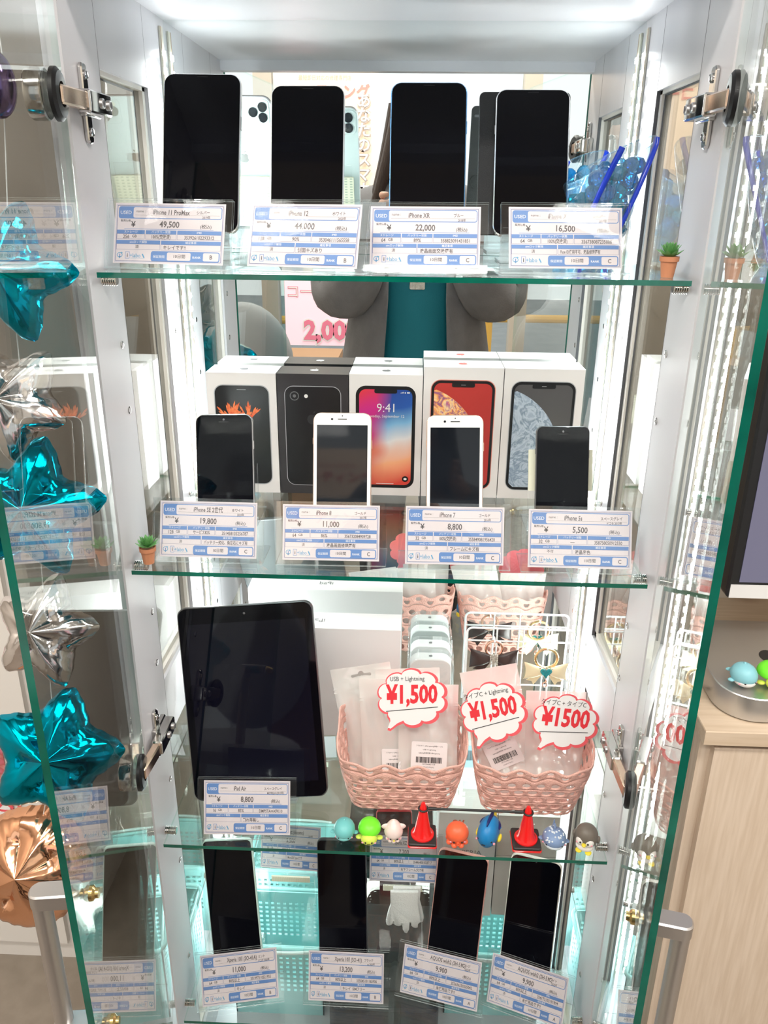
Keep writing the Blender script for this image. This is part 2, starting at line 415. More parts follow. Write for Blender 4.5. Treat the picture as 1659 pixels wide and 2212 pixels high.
# LED strips in the back corners
CHIP = mat('led_chip_lit', (1, 1, 1), 0.5, emit=((0.97, 1.0, 0.98), 40))
LEDB = mat('led_tape', (0.62, 0.60, 0.52), 0.5)
chip_me = None
for s in (-1, 1):
    t = empty('led_strip', Vector((s*.2865, .300, ZB)), 'bright white light strip in the %s back corner of the cabinet' % ('left' if s < 0 else 'right'), 'light strip', 'light strips')
    b = MB(); b.box(-.0011, .0011, -.005, .005, .01, ZT-ZB-.01, 0); b.box(min(-s*.0011, -s*.0016), max(-s*.0011, -s*.0016), -.0042, -.0034, .01, ZT-ZB-.01, 1)
    b.build('tape', [LEDB, COPPER], t, smooth=0)
    for i in range(82):
        if chip_me is None:
            b = MB(); b.box(-.0014, .0014, -.0030, .0030, -.0030, .0030); c = b.build('led_chip', CHIP, t, smooth=0); chip_me = c
        else:
            c = chip_me.copy(); C.objects.link(c); c.parent = t
        c.location = (-s*.0020, 0, .03+i*.0178)
    l = area('led_strip_light', (s*.281, .298, (ZT+ZB)/2), (-s, -.45, 0), .006, 1.42, LED_POWER, (0.94, 1.0, 0.99))
    d = Vector((-s, -.45, 0)).normalized(); zax = -d; yax = Vector((0, 0, 1)); xax = yax.cross(zax)
    l.matrix_world = Matrix.Translation((s*.281, .298, (ZT+ZB)/2)) @ Matrix((xax, yax, zax)).transposed().to_4x4()
    l.parent = t; l.matrix_parent_inverse = t.matrix_world.inverted() if False else Matrix.Translation((-s*.2865, -.300, -ZB))

# ------------------------------------------------------------------ glass doors
def door(side, H, F):
    s = side; d = (F-H); wdt = d.length; d.normalize()
    nin = Vector((-d.y, d.x, 0))                       # local y; inner side is +y for the left door after mirroring
    zc = Vector((0, 0, 1)); M = Matrix.Translation(H) @ Matrix((d, zc.cross(d), zc)).transposed().to_4x4()
    t = empty('glass_door', M @ Matrix.Translation((0, 0, ZB)), 'open frameless glass door on the %s, silver handle near its free edge' % ('left' if s < 0 else 'right'), 'door', 'open glass doors')
    h = ZT-ZB
    b = MB(); glass_box(b, 0, wdt, -.003, .003, 0.01, h, 'y'); b.build('glass_pane', [GLASS, GEDGE], t, smooth=0)
    inn = 1 if s < 0 else -1                           # local y of the inner side
    for zz in (.147, -.556):
        zl = zz-ZB
        # chrome cap outside, gasket inside
        b = MB(); Mc = Matrix.Translation((.030, -inn*.003, zl)) @ Matrix.Rotation(inn*PI/2, 4, 'X')
        b.lathe([(.0195, 0), (.0205, .001), (.0205, .013), (.0195, .0145), (0, .0145)], 40, 0, Mc, caps=False); hg = b.build('hinge', CHROME, t)
        b = MB(); Mg = Matrix.Translation((.030, inn*.003, zl)) @ Matrix.Rotation(-inn*PI/2, 4, 'X')
        b.lathe([(.021, 0), (.021, .0035), (.018, .006), (.010, .0065), (.0095, .003), (0, .003)], 40, 0, Mg, caps=False); b.build('gasket', RUBBER, hg)
        # arm from the cup to the mounting plate on the stile, in cabinet space
        T = t.matrix_world; Ti = T.inverted()
        A = T @ Vector((.030, inn*.006, zl)); B = Vector((s*(SW-.012), .010, zz)); Cc = Vector((s*(SW-.012), .060, zz))
        def bar(P, Q, w_, h_, m, nm, ch=.0015):
            dd = Q-P; L = dd.length; X = dd.normalized(); Y = Vector((0, 0, 1)).cross(X).normalized(); Z = X.cross(Y)
            MM = Ti @ Matrix.Translation(P) @ Matrix((X, Y, Z)).transposed().to_4x4()
            q = MB(); q.prism(rrect(0, L, -w_/2, w_/2, .002, 3), -h_/2, h_/2, 0, MM, ch); return q.build(nm, m, hg)
        bar(A+Vector((0, -.004, 0)), B, .010, .015, COPPER, 'hinge_link')
        bar(B+Vector((0, -.004, 0)), Cc, .013, .019, CHROME, 'hinge_arm')
        # winged mounting plate
        q = MB(); MM = Ti @ Matrix.Translation((s*SW, .036, zz)) @ Matrix.Rotation(-s*PI/2, 4, 'Y') 
        # local: x -> along world z, y -> world y, z -> into the cabinet
        q.prism(rrect(-.034, .034, -.0065, .0065, .005, 5), .0, .0045, 0, MM, .0012); q.prism(rrect(-.011, .011, -.012, .026, .002), .0, .0065, 0, MM, .001)
        q.build('mounting_plate', CHROME, hg)
        for zo in (-.024, .024):
            q = MB(); q.lathe([(.0042, .0045), (.0042, .0058), (.003, .0066), (0, .0066)], 16, 0, MM @ Matrix.Translation((zo, 0, 0)), caps=False)
            q.box(-.0032, .0032, -.0005, .0005, .0062, .0070, 1, MM @ Matrix.Translation((zo, 0, 0)) @ Matrix.Rotation(.5, 4, 'Z'))
            q.build('screw', [CHROME, GAP], hg)
        for yo in (-.002, .016):
            q = MB(); Ms = Ti @ Matrix.Translation((s*(SW-.0185), .036+yo, zz)) @ Matrix.Rotation(-s*PI/2, 4, 'Y')
            q.lathe([(.0045, 0), (.0045, .0014), (.0032, .0022), (0, .0012)], 16, 0, Ms, caps=False); q.box(-.003, .003, -.0006, .0006, .0012, .0026, 1, Ms); q.build('screw', [SATIN, GAP], hg)
    # handle: bar on two arms, outside; screws through the glass
    nrm = M.to_3x3() @ Vector((0, 1, 0))
    top = Ti @ atP(*((187, 1930) if s < 0 else (1378, 1983)), H, nrm)
    z1 = top.z; z0 = z1-.165 if s < 0 else z1-.17; xh = top.x
    hb = MB(); o = -inn
    hb.tube([(xh-.0, o*.040, z0-.0), (xh, o*.040, z1)], .0085, 16, 0)
    H_ = hb.build('handle', SATIN, t)
    for zz in (z0, z1):
        q = MB(); Mh = Matrix.Translation((xh, 0, zz))
        y0, y1 = sorted((o*.003, o*.049))
        q.prism(rrect(-.010, .010, y0, y1, .009, 6), -.0085, .0085, 0, Mh, .0015); q.build('handle_mount', SATIN, H_)
        q = MB(); q.lathe([(.007, 0), (.007, .003), (.0045, .005), (.0045, .008), (0, .008)], 20, 0, Mh @ Matrix.Translation((0, inn*.003, 0)) @ Matrix.Rotation(-inn*PI/2, 4, 'X'), caps=False); q.build('handle_screw', BRASS, H_)
    return t
door(-1, Vector((-.290, -.008, 0)), Vector((-.252, -.288, 0)))
door(1, Vector((.290, -.008, 0)), Vector((.231, -.288, 0)))

# ------------------------------------------------------------------ price cards in acrylic holders
def card_mesh(d):
    """local unit: width 1, x from -.5 to .5, y up from 0 to H"""
    H = .545; b = MB(); e = .0012
    def R(x0, y0, x1, y1, r=0, mi=1, L=1):
        o = rrect(x0-.5, x1-.5, H-y1, H-y0, r, 4) if r else [(x0-.5, H-y1), (x1-.5, H-y1), (x1-.5, H-y0), (x0-.5, H-y0)]
        b.flat(o, L*e, mi)
    def frame(x0, y0, x1, y1, t, mi, L=1):
        R(x0, y0, x1, y0+t, 0, mi, L); R(x0, y1-t, x1, y1, 0, mi, L); R(x0, y0, x0+t, y1, 0, mi, L); R(x1-t, y0, x1, y1, 0, mi, L)
    def T(st, x, y, s, mi=5, al='L', L=4, **k):
        if mi == 6 and 'bold' not in k: k['bold'] = .018
        b.text(st, s, x-.5, H-y-s*.35, L*e, mi, None, al, **k)
    b.box(-.5, .5, 0, H, -.004, 0, 0)
    frame(.020, .020, .980, .525, .0045, 2); frame(.013, .013, .987, .532, .0015, 1)
    R(.033, .030, .970, .140, .022, 1); R(.168, .037, .963, .133, .016, 0, 2)
    T('USED', .10, .085, .044, 7, 'C'); T('name :', .195, .072, .032, 5); R(.185, .106, .948, .1075, 0, 6, 3)
    T(d[0], .345, .078, .062, 6, 'L', sx=.72, shear=.05, rot=-.01); T(d[1], .80, .080, .036, 6, 'C', sx=.85, rot=.03)
    T(d[2], .83, .122, .030, 6, 'C', rot=.02, sx=.8)
    T('販売価格', .055, .160, .023, 5, bold=.01); T('¥', .150, .190, .072, 5, bold=.012)
    T(d[3], .50, .188, .078, 6, 'C', sx=.85, rot=-.02); T('(税込)', .83, .205, .040, 5, 'C', bold=.008)
    R(.09, .2315, .90, .2355, 0, 1)
    for x0, x1, t in ((.025, .280, 'ストレージ'), (.288, .568, 'バッテリー状態'), (.575, .972, 'IMEI')):
        R(x0, .243, x1, .277, 0, 1); frame(x0, .277, x1, .325, .002, 2); T(t, (x0+x1)/2, .259, .025, 7, 'C')
    T(d[4], .14, .302, .046, 6, 'R', sx=.85); T('GB', .165, .298, .034, 5, bold=.01)
    T(d[5], .43, .302, .044, 6, 'C', sx=.70 if len(d[5]) > 6 else .9); T(d[6], .775, .304, .044, 6, 'C', sx=.82)
    for x0, x1, t in ((.025, .425, 'simロック解除'), (.433, .972, '補足事項')):
        R(x0, .335, x1, .369, 0, 1); frame(x0, .369, x1, .420, .002, 2); T(t, (x0+x1)/2, .351, .025, 7, 'C')
    T(d[7], .215, .394, .034, 5, 'C', bold=.005); T(d[8], .455, .397, .042, 6, 'L', sx=min(.9, 12/max(len(d[8]), 1)*.9))
    # shop marks
    MO = .060-.5; MY = H-.470
    o = circ(MO, MY, .026, 20, .024); i_ = circ(MO, MY, .020, 20, .018)
    b.ring(o, i_, 2*e, 3); b.flat([(MO-.004, MY-.030), (MO+.004, MY-.030), (MO+.004, MY+.010), (MO-.004, MY+.010)], 3*e, 1)
    b.flat([(MO-.010, MY-.012), (MO, MY-.034), (MO+.010, MY-.012)], 3*e, 3)
    b.flat([(MO+.012, MY+.028), (MO+.012, MY+.008), (MO+.028, MY+.020)], 3*e, 3)
    frame(.110, .440, .150, .502, .004, 1, 2); T('i', .130, .470, .052, 5, 'C', bold=.02); T('+labo', .152, .472, .052, 3, 'L', sx=.86, bold=.012)
    b.flat([(.262-.5, H-.462), (.272-.5, H-.455), (.290-.5, H-.492), (.280-.5, H-.495)], 3*e, 3); R(.155, .496, .290, .498, 0, 3, 2)
    R(.345, .430, .968, .522, .022, 1); R(.492, .439, .706, .512, .014, 0, 2); R(.818, .439, .958, .512, .012, 0, 2)
    T('保証期間', .418, .480, .027, 7, 'C'); T('10日間', .605, .474, .038, 5, 'C', bold=.008); T('RANK', .762, .480, .028, 7, 'C', bold=.01)
    T(d[9], .890, .476, .052, 6, 'C', sx=.9)
    return b, H
MATC = [PAPER, BLUE, NAVY, LBLUE, BLUE, INK, PENC, WPR]
def price_card(px, zb, data, label, hlabel, tilt=20, foot=True, pad=(.0075, .0065), zsh=None):
    M, wd, h = leaning(px, zb=zb+.0055, tilt=tilt)
    b, H = card_mesh(data)
    S = Matrix.Diagonal((wd, h/H, .12*wd, 1)); b.v = [S @ v for v in b.v]
    o = b.build('price_card', MATC, None, M, 0); tag(o, label, 'price card', 'price cards')
    # holder: two clear plates, a folded lip and a foot
    t = empty('card_holder', M, hlabel, 'card holder', 'acrylic card holders')
    q = MB()
    px_, py_ = pad; x0, x1 = -wd/2-px_, wd/2+px_; y0, y1 = -.0052, h+py_*.55
    def plate(z0, z1):
        V = [(x, y, z) for z in (z0, z1) for y in (y0, y1) for x in (x0, x1)]
        F = [((0, 2, 3, 1), 0), ((4, 5, 7, 6), 0), ((0, 1, 5, 4), 1), ((2, 6, 7, 3), 1), ((0, 4, 6, 2), 1), ((1, 3, 7, 5), 1)]
        for f, m in F: q.add([V[i] for i in f], [(0, 1, 2, 3)], m)
    plate(.0014, .0026); q.build('front_plate', [ACR, ACRE], t, smooth=0)
    q = MB(); plate(-.0034, -.0020); q.build('back_plate', [ACR, ACRE], t, smooth=0)
    Mi = M.to_3x3().inverted(); zsh = zb if zsh is None else zsh
    if foot:
        q = MB(); org = M.translation
        bk = Vector((0, 0, 1)).cross(M.to_3x3() @ Vector((1, 0, 0))); bk.z = 0; bk.normalize()
        Mf = M.inverted() @ Matrix.Translation(Vector((org.x, org.y, zsh+.0004))) @ Matrix((M.to_3x3() @ Vector((1, 0, 0)), bk, Vector((0, 0, 1)))).transposed().to_4x4()
        V = [(x, y, z) for z in (0, .0016) for y in (-.004, .045) for x in (x0, x1)]
        for f, m in [((0, 2, 3, 1), 0), ((4, 5, 7, 6), 0), ((0, 1, 5, 4), 1), ((2, 6, 7, 3), 1), ((0, 4, 6, 2), 1), ((1, 3, 7, 5), 1)]: q.add([V[i] for i in f], [(0, 1, 2, 3)], m, Mf)
        q.build('foot', [ACR, ACRE], t, smooth=0)
    return M, wd, h
CARDS = [
 (((254.9,437.8),(492,441.8),(482,573.4),(243,568)), 0, ('iPhone 11 ProMax','シルバー','2019年','49,500','256','100%(交換済)','353926102293312','済','キレイです!!','B'), 'price card for the leftmost large phone, reading 49,500 yen'),
 (((536.4,441),(773.5,441.7),(771.4,581.5),(533,573.8)), 0, ('iPhone 12','ホワイト','2020年','44,000','128','90%','353046111565558','済','側面キズあり','B'), 'price card on the top shelf reading 44,000 yen'),
 (((803,446),(1039,446.5),(1037,579.5),(797,576)), 0, ('iPhone XR','ブルー','2018年','22,000','64','89%','358823091431851','済','液晶画面交換歴有','C'), 'price card on the top shelf reading 22,000 yen'),
 (((1101,446.8),(1344.9,449.3),(1344,581),(1098.4,579.2)), 0, ('iPhone X','シルバー','2017年','16,500','64','100%(交換済)','356738087235086','済','Face ID使用不可、液晶修理歴有','C'), 'price card before the blue stones vase, reading 16,500 yen'),
 (((351,1081.5),(559.5,1086),(554,1207.7),(344.3,1201.3)), 1, ('iPhone SE 2世代','ホワイト','2020年','19,800','128','サービス82%','351458135256787','済','バッテリー劣化、角左右にキズ有','C'), 'price card beside the small succulent pot, reading 19,800 yen'),
 (((618.6,1090.4),(826,1091.6),(819.8,1214),(608.9,1207.7)), 1, ('iPhone 8','ゴールド','2017年','11,000','64','86%','356732084909728','済','液晶画面修理歴有','C'), 'price card reading 11,000 yen before the left white-fronted phone'),
 (((880,1092.5),(1091,1096.7),(1088,1221.5),(873.7,1218)), 1, ('iPhone 7','ゴールド','2016年','8,800','32','100%(交換済)','355849081956420','済','フレームにキズ有','C'), 'price card reading 8,800 yen before the right white-fronted phone'),
 (((1142.2,1100.3),(1362.3,1102.3),(1364.7,1231.4),(1137.9,1223.5)), 1, ('iPhone 5s','スペースグレイ','ドコモ 2013年','5,500','32','—','358758050912550','不可','液晶変色','C'), 'price card reading 5,500 yen before the smallest dark phone'),
 (((445,1685.9),(630.3,1687),(627,1804.4),(439.7,1801.3)), 2, ('iPad Air','スペースグレイ','MD785J/A (2013年)','8,800','16','85%','DMPSTA∞XFK10','','割れ等無し','C'), 'price card reading 8,800 yen in front of the tablet'),
 (((436,2065.7),(599,2044.4),(603.8,2155.9),(436.6,2174.7)), 3, ('Xperia 10Ⅱ (SO-41A)','ミント','ドコモ 2020年','11,000','64','80%以上','351997110521955','済','キレイ','B'), 'price card reading 11,000 yen, leftmost on the lowest shelf'),
 (((670.3,2054.7),(832,2058.8),(828.4,2171),(666,2158.6)), 3, ('Xperia 10Ⅱ (SO-41)','ブラック','au 2020年','13,200','64','80%以上','355045101165906','済','キレイ  SIMフリー','B'), 'price card reading 13,200 yen before the upright black phone'),
 (((876,2038.9),(1040.2,2078.8),(1031.3,2186.4),(862.7,2142)), 3, ('AQUOS wish2 (SH-51C)','オレンジ','2022年','9,900','64','80%以上','353636530205042','済','未使用品です!!','A'), 'slanted price card reading 9,900 yen before the pink-framed phone'),
 (((1066,2058.8),(1228.2,2111.5),(1214.3,2223.8),(1050.2,2161.4)), 3, ('AQUOS wish2 (SH-51C)','ホワイト','2022年','9,900','64','80%以上','354173103191894','済','未使用品です!!','A'), 'slanted price card reading 9,900 yen before the white-framed phone, rightmost low'),
]
HL = ['clear acrylic holder of the 49,500 yen card', 'clear acrylic holder of the 44,000 yen card', 'clear acrylic holder of the 22,000 yen card', 'clear acrylic holder of the 16,500 yen card',
      'clear acrylic holder of the 19,800 yen card', 'clear acrylic holder of the 11,000 yen card on the carton shelf', 'clear acrylic holder of the 8,800 yen card on the carton shelf', 'clear acrylic holder of the 5,500 yen card',
      'clear acrylic holder of the card before the tablet', 'clear acrylic holder of the leftmost card on the lowest shelf', 'clear acrylic holder of the 13,200 yen card', 'clear tilted acrylic holder before the pink-framed phone', 'clear tilted acrylic holder before the white-framed phone']
for (px, sh, d, lb), hl in zip(CARDS, HL): price_card(px, SHZ[sh], d, lb, hl)
# two cards raised at the back of the lowest shelf
BACK = [(((570,1780),(699,1786.8),(690.7,1885),(563,1871)), ('S Contact (docomo)','','2018年','5,500','32','80%以上','','済','MicroUSB Type-B です','C'), 'price card reading 5,500 yen behind the lowest shelf phones', 'clear acrylic holder of the 5,500 yen card low at the back'),
        (((800.3,1805),(948.5,1807.8),(945,1909.8),(798.5,1900.7)), ('Xperia XZ','','','7,700','64','80%以上','354464081828717','済','右下フレーム欠け有','C'), 'price card reading 7,700 yen seen below the red cones', 'clear acrylic holder of the 7,700 yen card')]
for px, d, lb, hl in BACK: price_card(px, -.925, d, lb, hl, foot=False)

# ------------------------------------------------------------------ smartphones and their stands
FR = {'red': mat('frame_red', (.35, .01, .015), .3), 'silver': mat('frame_silver', (0.75, 0.75, 0.76), 0.2, 1.0), 'white': mat('frame_pearl', (0.72, 0.70, 0.68), 0.3, .6), 'blue': mat('frame_blue', (0.22, 0.50, 0.85), 0.25, .7), 'gold': mat('frame_gold', (0.72, 0.50, 0.38), 0.3, .9),
      'grey': mat('frame_grey', (0.18, 0.18, 0.19), 0.3, .9), 'mint': mat('frame_mint', (0.55, 0.70, 0.64), 0.4), 'black': mat('frame_black', (0.05, 0.05, 0.055), 0.3, .5), 'pink': mat('frame_pink', (0.62, 0.30, 0.26), 0.4), 'cream': mat('frame_cream', (0.72, 0.68, 0.62), 0.4)}
BEZW = mat('bezel_white', (0.86, 0.83, 0.84), 0.25, coat=.4)
BACKW = mat('back_glass_white', (0.62, 0.72, 0.72), 0.25)
LENS = mat('lens_dark', (0.01, 0.012, 0.016), 0.08)
LEATH = mat('black_leather', (0.016, 0.017, 0.018), 0.45, bump=.25, bscale=900)
DISP = mat('display_off', (0.008, 0.010, 0.014), 0.04, 0, 0.3)
PADM = mat('cream_grip_pad', (0.74, 0.73, 0.58), 0.6)
PADD = mat('grip_pad_groove', (0.40, 0.46, 0.36), 0.7)
def phone(name, label, px, frame, Yb=None, zb=None, tilt=18, yaw=0, style='full', rad=.14, thick=.008, back=None, lenses=0, group='smartphones on stands', cover=False, hfix=None, cat='smartphone'):
    M, wd, h = leaning(px, Yb=Yb, zb=zb, tilt=tilt, yaw=yaw)
    if hfix: h = hfix*wd
    t = empty(name, M, label, cat, group)
    r = rad*wd; x = wd/2; fm = FR[frame]; bk = fm if back is None else back
    b = MB(); b.prism(rrect(-x, x, 0, h, r, 8), -thick, 0, 0, None, .0012); b.build('body', fm, t)
    if bk is not fm:
        b = MB(); b.prism(rrect(-x+.001, x-.001, .001, h-.001, r-.001, 8), -thick-.0004, -thick+.0004, 0); b.build('back_panel', bk, t)
    bz = .0018
    if style == 'full':
        b = MB(); b.prism(rrect(-x+bz*.6, x-bz*.6, bz*.6, h-bz*.6, r-bz*.6, 8), -.0006, .0006, 0, None, .0004); b.build('screen', BLK, t)
        b = MB(); b.box(-.006, .006, h-.0042, h-.0034, .0006, .0008, 0); b.build('ear_speaker', BLKP, t, smooth=0)
    elif style == 'home':
        b = MB(); b.prism(rrect(-x+.0008, x-.0008, .0008, h-.0008, r-.0008, 8), -.0006, .0006, 0, None, .0004); b.build('bezel', BEZW, t)
        b = MB(); b.box(-x*.865, x*.865, h*.115, h*.882, .0006, .0009, 0); b.build('screen', DISP, t, smooth=0)
        b = MB(); b.box(-.0055, .0055, h-.0085, h-.0075, .0006, .0010, 0); b.build('ear_speaker', BLKP, t, smooth=0)
        b = MB(); b.flat(circ(-.0125, h-.0079, .0014, 14), .0009); b.build('front_camera', LENS, t, smooth=0)
        b = MB(); b.flat(circ(.0, h-.0040, .0007, 10), .0009); b.build('sensor', LENS, t, smooth=0)
        b = MB(); b.ring(circ(0, h*.056, .0055, 24), circ(0, h*.056, .0049, 24), .0009, 0); b.build('home_button', fm, t, smooth=0)
    elif style == 'dark_home':
        b = MB(); b.prism(rrect(-x+.001, x-.001, .001, h-.001, r-.001, 8), -.0006, .0006, 0, None, .0004); b.build('screen', BLK, t)
        b = MB(); b.box(-.006, .006, h-.0098, h-.0090, .0006, .0009, 0); b.build('ear_speaker', BLKP, t, smooth=0)
        b = MB(); b.flat(circ(0, h-.0065, .0013, 14), .0009); b.build('front_camera', FR['grey'], t, smooth=0)
    elif style == 'tall':
        b = MB(); b.prism(rrect(-x+.0012, x-.0012, .0012, h-.0012, r-.001, 8), -.0006, .0006, 0, None, .0004); b.build('screen', BLK, t)
        b = MB(); b.flat(circ(0, h-.0055, .0013, 14), .0009); b.build('front_camera', FR['black'], t, smooth=0)
    if style != 'tablet':
        b = MB(); b.box(x-.0002, x+.0006, h*.66, h*.74, -thick*.7, -thick*.3); b.build('side_button', fm, t, smooth=0)
        b = MB(); b.box(-x-.0006, -x+.0002, h*.70, h*.76, -thick*.7, -thick*.3); b.build('volume_button', fm, t, smooth=0)
    if lenses:
        cxx, cyy = x-.019, h-.019     # seen from behind (mirror)
        b = MB(); b.prism(rrect(cxx-.0155, cxx+.0155, cyy-.0155, cyy+.0155, .006, 5), -thick-.0014, -thick, 0, None, .0004); pl = b.build('camera_plate', bk, t)
        sp = [(.0065, .0065), (.0065, -.0065), (-.0065, 0)] if lenses == 3 else [(.0055, .0065), (.0055, -.0065)]
        for (ax, ay) in sp:
            b = MB(); b.lathe([(.0062, 0), (.0062, .0012), (.0052, .0014), (.0050, .0008), (0, .0008)], 24, 0, Matrix.Translation((cxx+ax, cyy+ay, -thick-.0012)) @ Matrix.Rotation(PI, 4, 'X'), caps=False); b.build('lens', [LENS], pl)
        b = MB(); b.flat(circ(cxx-.0075, cyy+.009, .0026, 14), -thick-.0018); b.build('flash', mat('flash_lens', (.85, .78, .6), .3), pl, smooth=0)
        bb = MB(); add_apple(bb, 0, h*.55, -thick-.0006, .014, 0); bb.build('back_mark', FR['silver'], t, smooth=0)
    if cover:
        b = MB(); b.prism(rrect(-x-.018, x+.002, h*.02, h+.001, .006, 5), -thick-.0040, -thick-.0006, 0, None, .0008); cv = b.build('wallet_cover', LEATH, t)
        b = MB(); b.prism(rrect(-x-.014, -x-.001, h-.012, h-.009, .0014, 3), -thick-.0044, -thick-.0038, 0); b.build('cover_slot', GAP, cv)
        b = MB(); b.lathe([(.010, 0), (.010, .001), (.0088, .0014), (0, .0014)], 28, 0, Matrix.Translation((-x-.004, h*.42, -thick-.0040)) @ Matrix.Rotation(PI, 4, 'X'), caps=False); b.build('cover_snap', LEATH, cv)
    return t, M, wd, h, thick
stand_label = []
def stand(M, wd, h, thick, zsh, label, pad_h=(.16, .42), padw=.62, bw=.75, width=None):
    """clear easel: leaning back plate with a ribbed cream pad, base, front lip"""
    t = empty('phone_stand', M, label, 'phone stand', 'clear phone stands')
    x = wd*bw/2 if width is None else width/2; off = -thick-.0050
    def pl(nm, V8, M2=None, m=(ACR, ACRE)):
        q = MB()
        for f, k in [((0, 2, 3, 1), 0), ((4, 5, 7, 6), 0), ((0, 1, 5, 4), 1), ((2, 6, 7, 3), 1), ((0, 4, 6, 2), 1), ((1, 3, 7, 5), 1)]: q.add([V8[i] for i in f], [(0, 1, 2, 3)], k, M2)
        return q.build(nm, list(m), t, smooth=0)
    bx = lambda x0, x1, y0, y1, z0, z1: [(a, b_, c_) for c_ in (z0, z1) for b_ in (y0, y1) for a in (x0, x1)]
    pl('back_plate', bx(-x, x, -.004, h*.52, off-.0022, off))
    pl('lip', bx(-x, x, -.0035, -.0008, off, .009)); pl('lip_edge', bx(-x, x, -.0035, .006, .009, .0108))
    org = M.translation; X = M.to_3x3() @ Vector((1, 0, 0)); bk = Vector((0, 0, 1)).cross(X); bk.z = 0; bk.normalize()
    Mf = M.inverted() @ Matrix.Translation(Vector((org.x, org.y, zsh+.0005))) @ Matrix((X, bk, Vector((0, 0, 1)))).transposed().to_4x4()
    pl('base', bx(-x, x, .004, .070, 0, .0020), Mf)
    top = org.z-zsh
    if top > .012: pl('support', bx(-x, x, .010, .012, .002, top-.006), Mf)
    q = MB(); pw = wd*padw/2; y0, y1 = h*pad_h[0], h*pad_h[1]
    q.prism(rrect(-pw, pw, y0, y1, .001, 2), off-.0038, off-.0022, 0); q.prism(rrect(-pw, pw, y0, y1, .001, 2), off, off+.0008, 0)
    nr = 11; 
    for i in range(nr):
        yy = y0+(y1-y0)*(i+.5)/nr
        for k in range(9):
            xx = -pw+2*pw*(k+.5)/9; q.box(xx-pw*.055, xx+pw*.055, yy-.0008, yy+.0008, off-.0040, off-.0037, 1)
    q.build('grip_pad', [PADM, PADD], t, smooth=0)
    return t
def standing(nm_label, slabel, zsh, padk={}, **k):
    t, M, wd, h, th = phone('smartphone', nm_label, **k)
    stand(M, wd, h, th, zsh, slabel, **padk); return M, wd, h
standing('large black-screened smartphone with silver frame, leftmost on the top shelf', 'clear stand under the leftmost large phone on the top shelf', SHZ[0], px=((352,157),(519,160),(515,504),(349,501)), frame='silver', Yb=.165, back=BACKW, lenses=3, padk=dict(padw=.8))
standing('black-screened smartphone with pearl white frame, second from the left on the top shelf', 'clear stand under the white-framed phone on the top shelf', SHZ[0], px=((587,184),(746,184),(741,488),(583,487)), frame='white', Yb=.165, back=BACKW, lenses=2, padk=dict(padw=.8))
standing('black-screened smartphone with light blue frame on the top shelf', 'clear stand under the blue-framed phone', SHZ[0], px=((845,177),(1008,177.5),(1004,493),(838,492)), frame='blue', Yb=.165, lenses=2, padk=dict(padw=.8))
standing('black-screened smartphone in a black wallet cover, rightmost on the top shelf', 'clear stand under the phone in the wallet cover', SHZ[0], px=((1077,192),(1234,193),(1224,510),(1062,509)), frame='silver', Yb=.185, cover=True)
standing('dark smartphone leaning left before the leftmost white carton', 'clear stand with ribbed pad under the leftmost phone of the carton shelf', SHZ[1], px=((446,897),(566,894),(552,1116),(425,1116)), frame='silver', Yb=.125, style='dark_home', rad=.15, padk=dict(width=.075))
standing('white-fronted gold smartphone before the black carton', 'clear stand under the left white-fronted phone', SHZ[1], px=((684,890),(806,893),(803,1118),(673,1118)), frame='gold', Yb=.125, style='home', rad=.15, padk=dict(width=.07))
standing('white-fronted gold smartphone before the red planet carton', 'clear stand under the right white-fronted phone', SHZ[1], px=((918,896),(1041,897),(1043,1124),(920,1124)), frame='gold', Yb=.125, style='home', rad=.15, padk=dict(width=.07))
standing('small dark grey smartphone, rightmost before the cartons', 'clear stand with wide ribbed pad under the smallest phone', SHZ[1], px=((1162,920),(1272,921),(1272,1122),(1153,1121)), frame='grey', Yb=.125, style='dark_home', rad=.12, padk=dict(width=.078, padw=1.22, pad_h=(.3, .75)))
standing('tall smartphone with pale mint frame, leftmost on the lowest shelf', 'clear stand under the mint-framed phone', SHZ[3], px=((463,1817),(568,1812),(570,2090),(463,2093)), frame='mint', Yb=.075, style='tall', rad=.10, tilt=16)
standing('tall black smartphone with thin frame, second on the lowest shelf', 'clear stand under the tall black phone', SHZ[3], px=((696,1814),(799,1815),(796,2092),(689,2090)), frame='black', Yb=.075, style='tall', rad=.10, tilt=16)
standing('slanted smartphone with pink frame on the lowest shelf', 'clear stand under the pink-framed phone', SHZ[3], px=((955,1832),(1063,1858),(1027,2104),(919,2076)), frame='pink', zb=SHZ[3]+.016, style='tall', rad=.12, tilt=20)
standing('slanted smartphone with cream white frame, rightmost on the lowest shelf', 'clear stand under the cream-framed phone', SHZ[3], px=((1113,1844),(1222,1868),(1187,2122),(1076,2090)), frame='cream', zb=SHZ[3]+.016, style='tall', rad=.14, tilt=20)
# dark phone lying back at the rear of the lowest shelf, above the 7,700 yen card
t_, M_, w_, h_, th_ = phone('smartphone', 'dark smartphone with red edge behind the white squid figure', ((817,1752),(893,1752),(893,1880),(815,1880)), 'red', Yb=.205, tilt=20, style='tall', rad=.08, group=None)

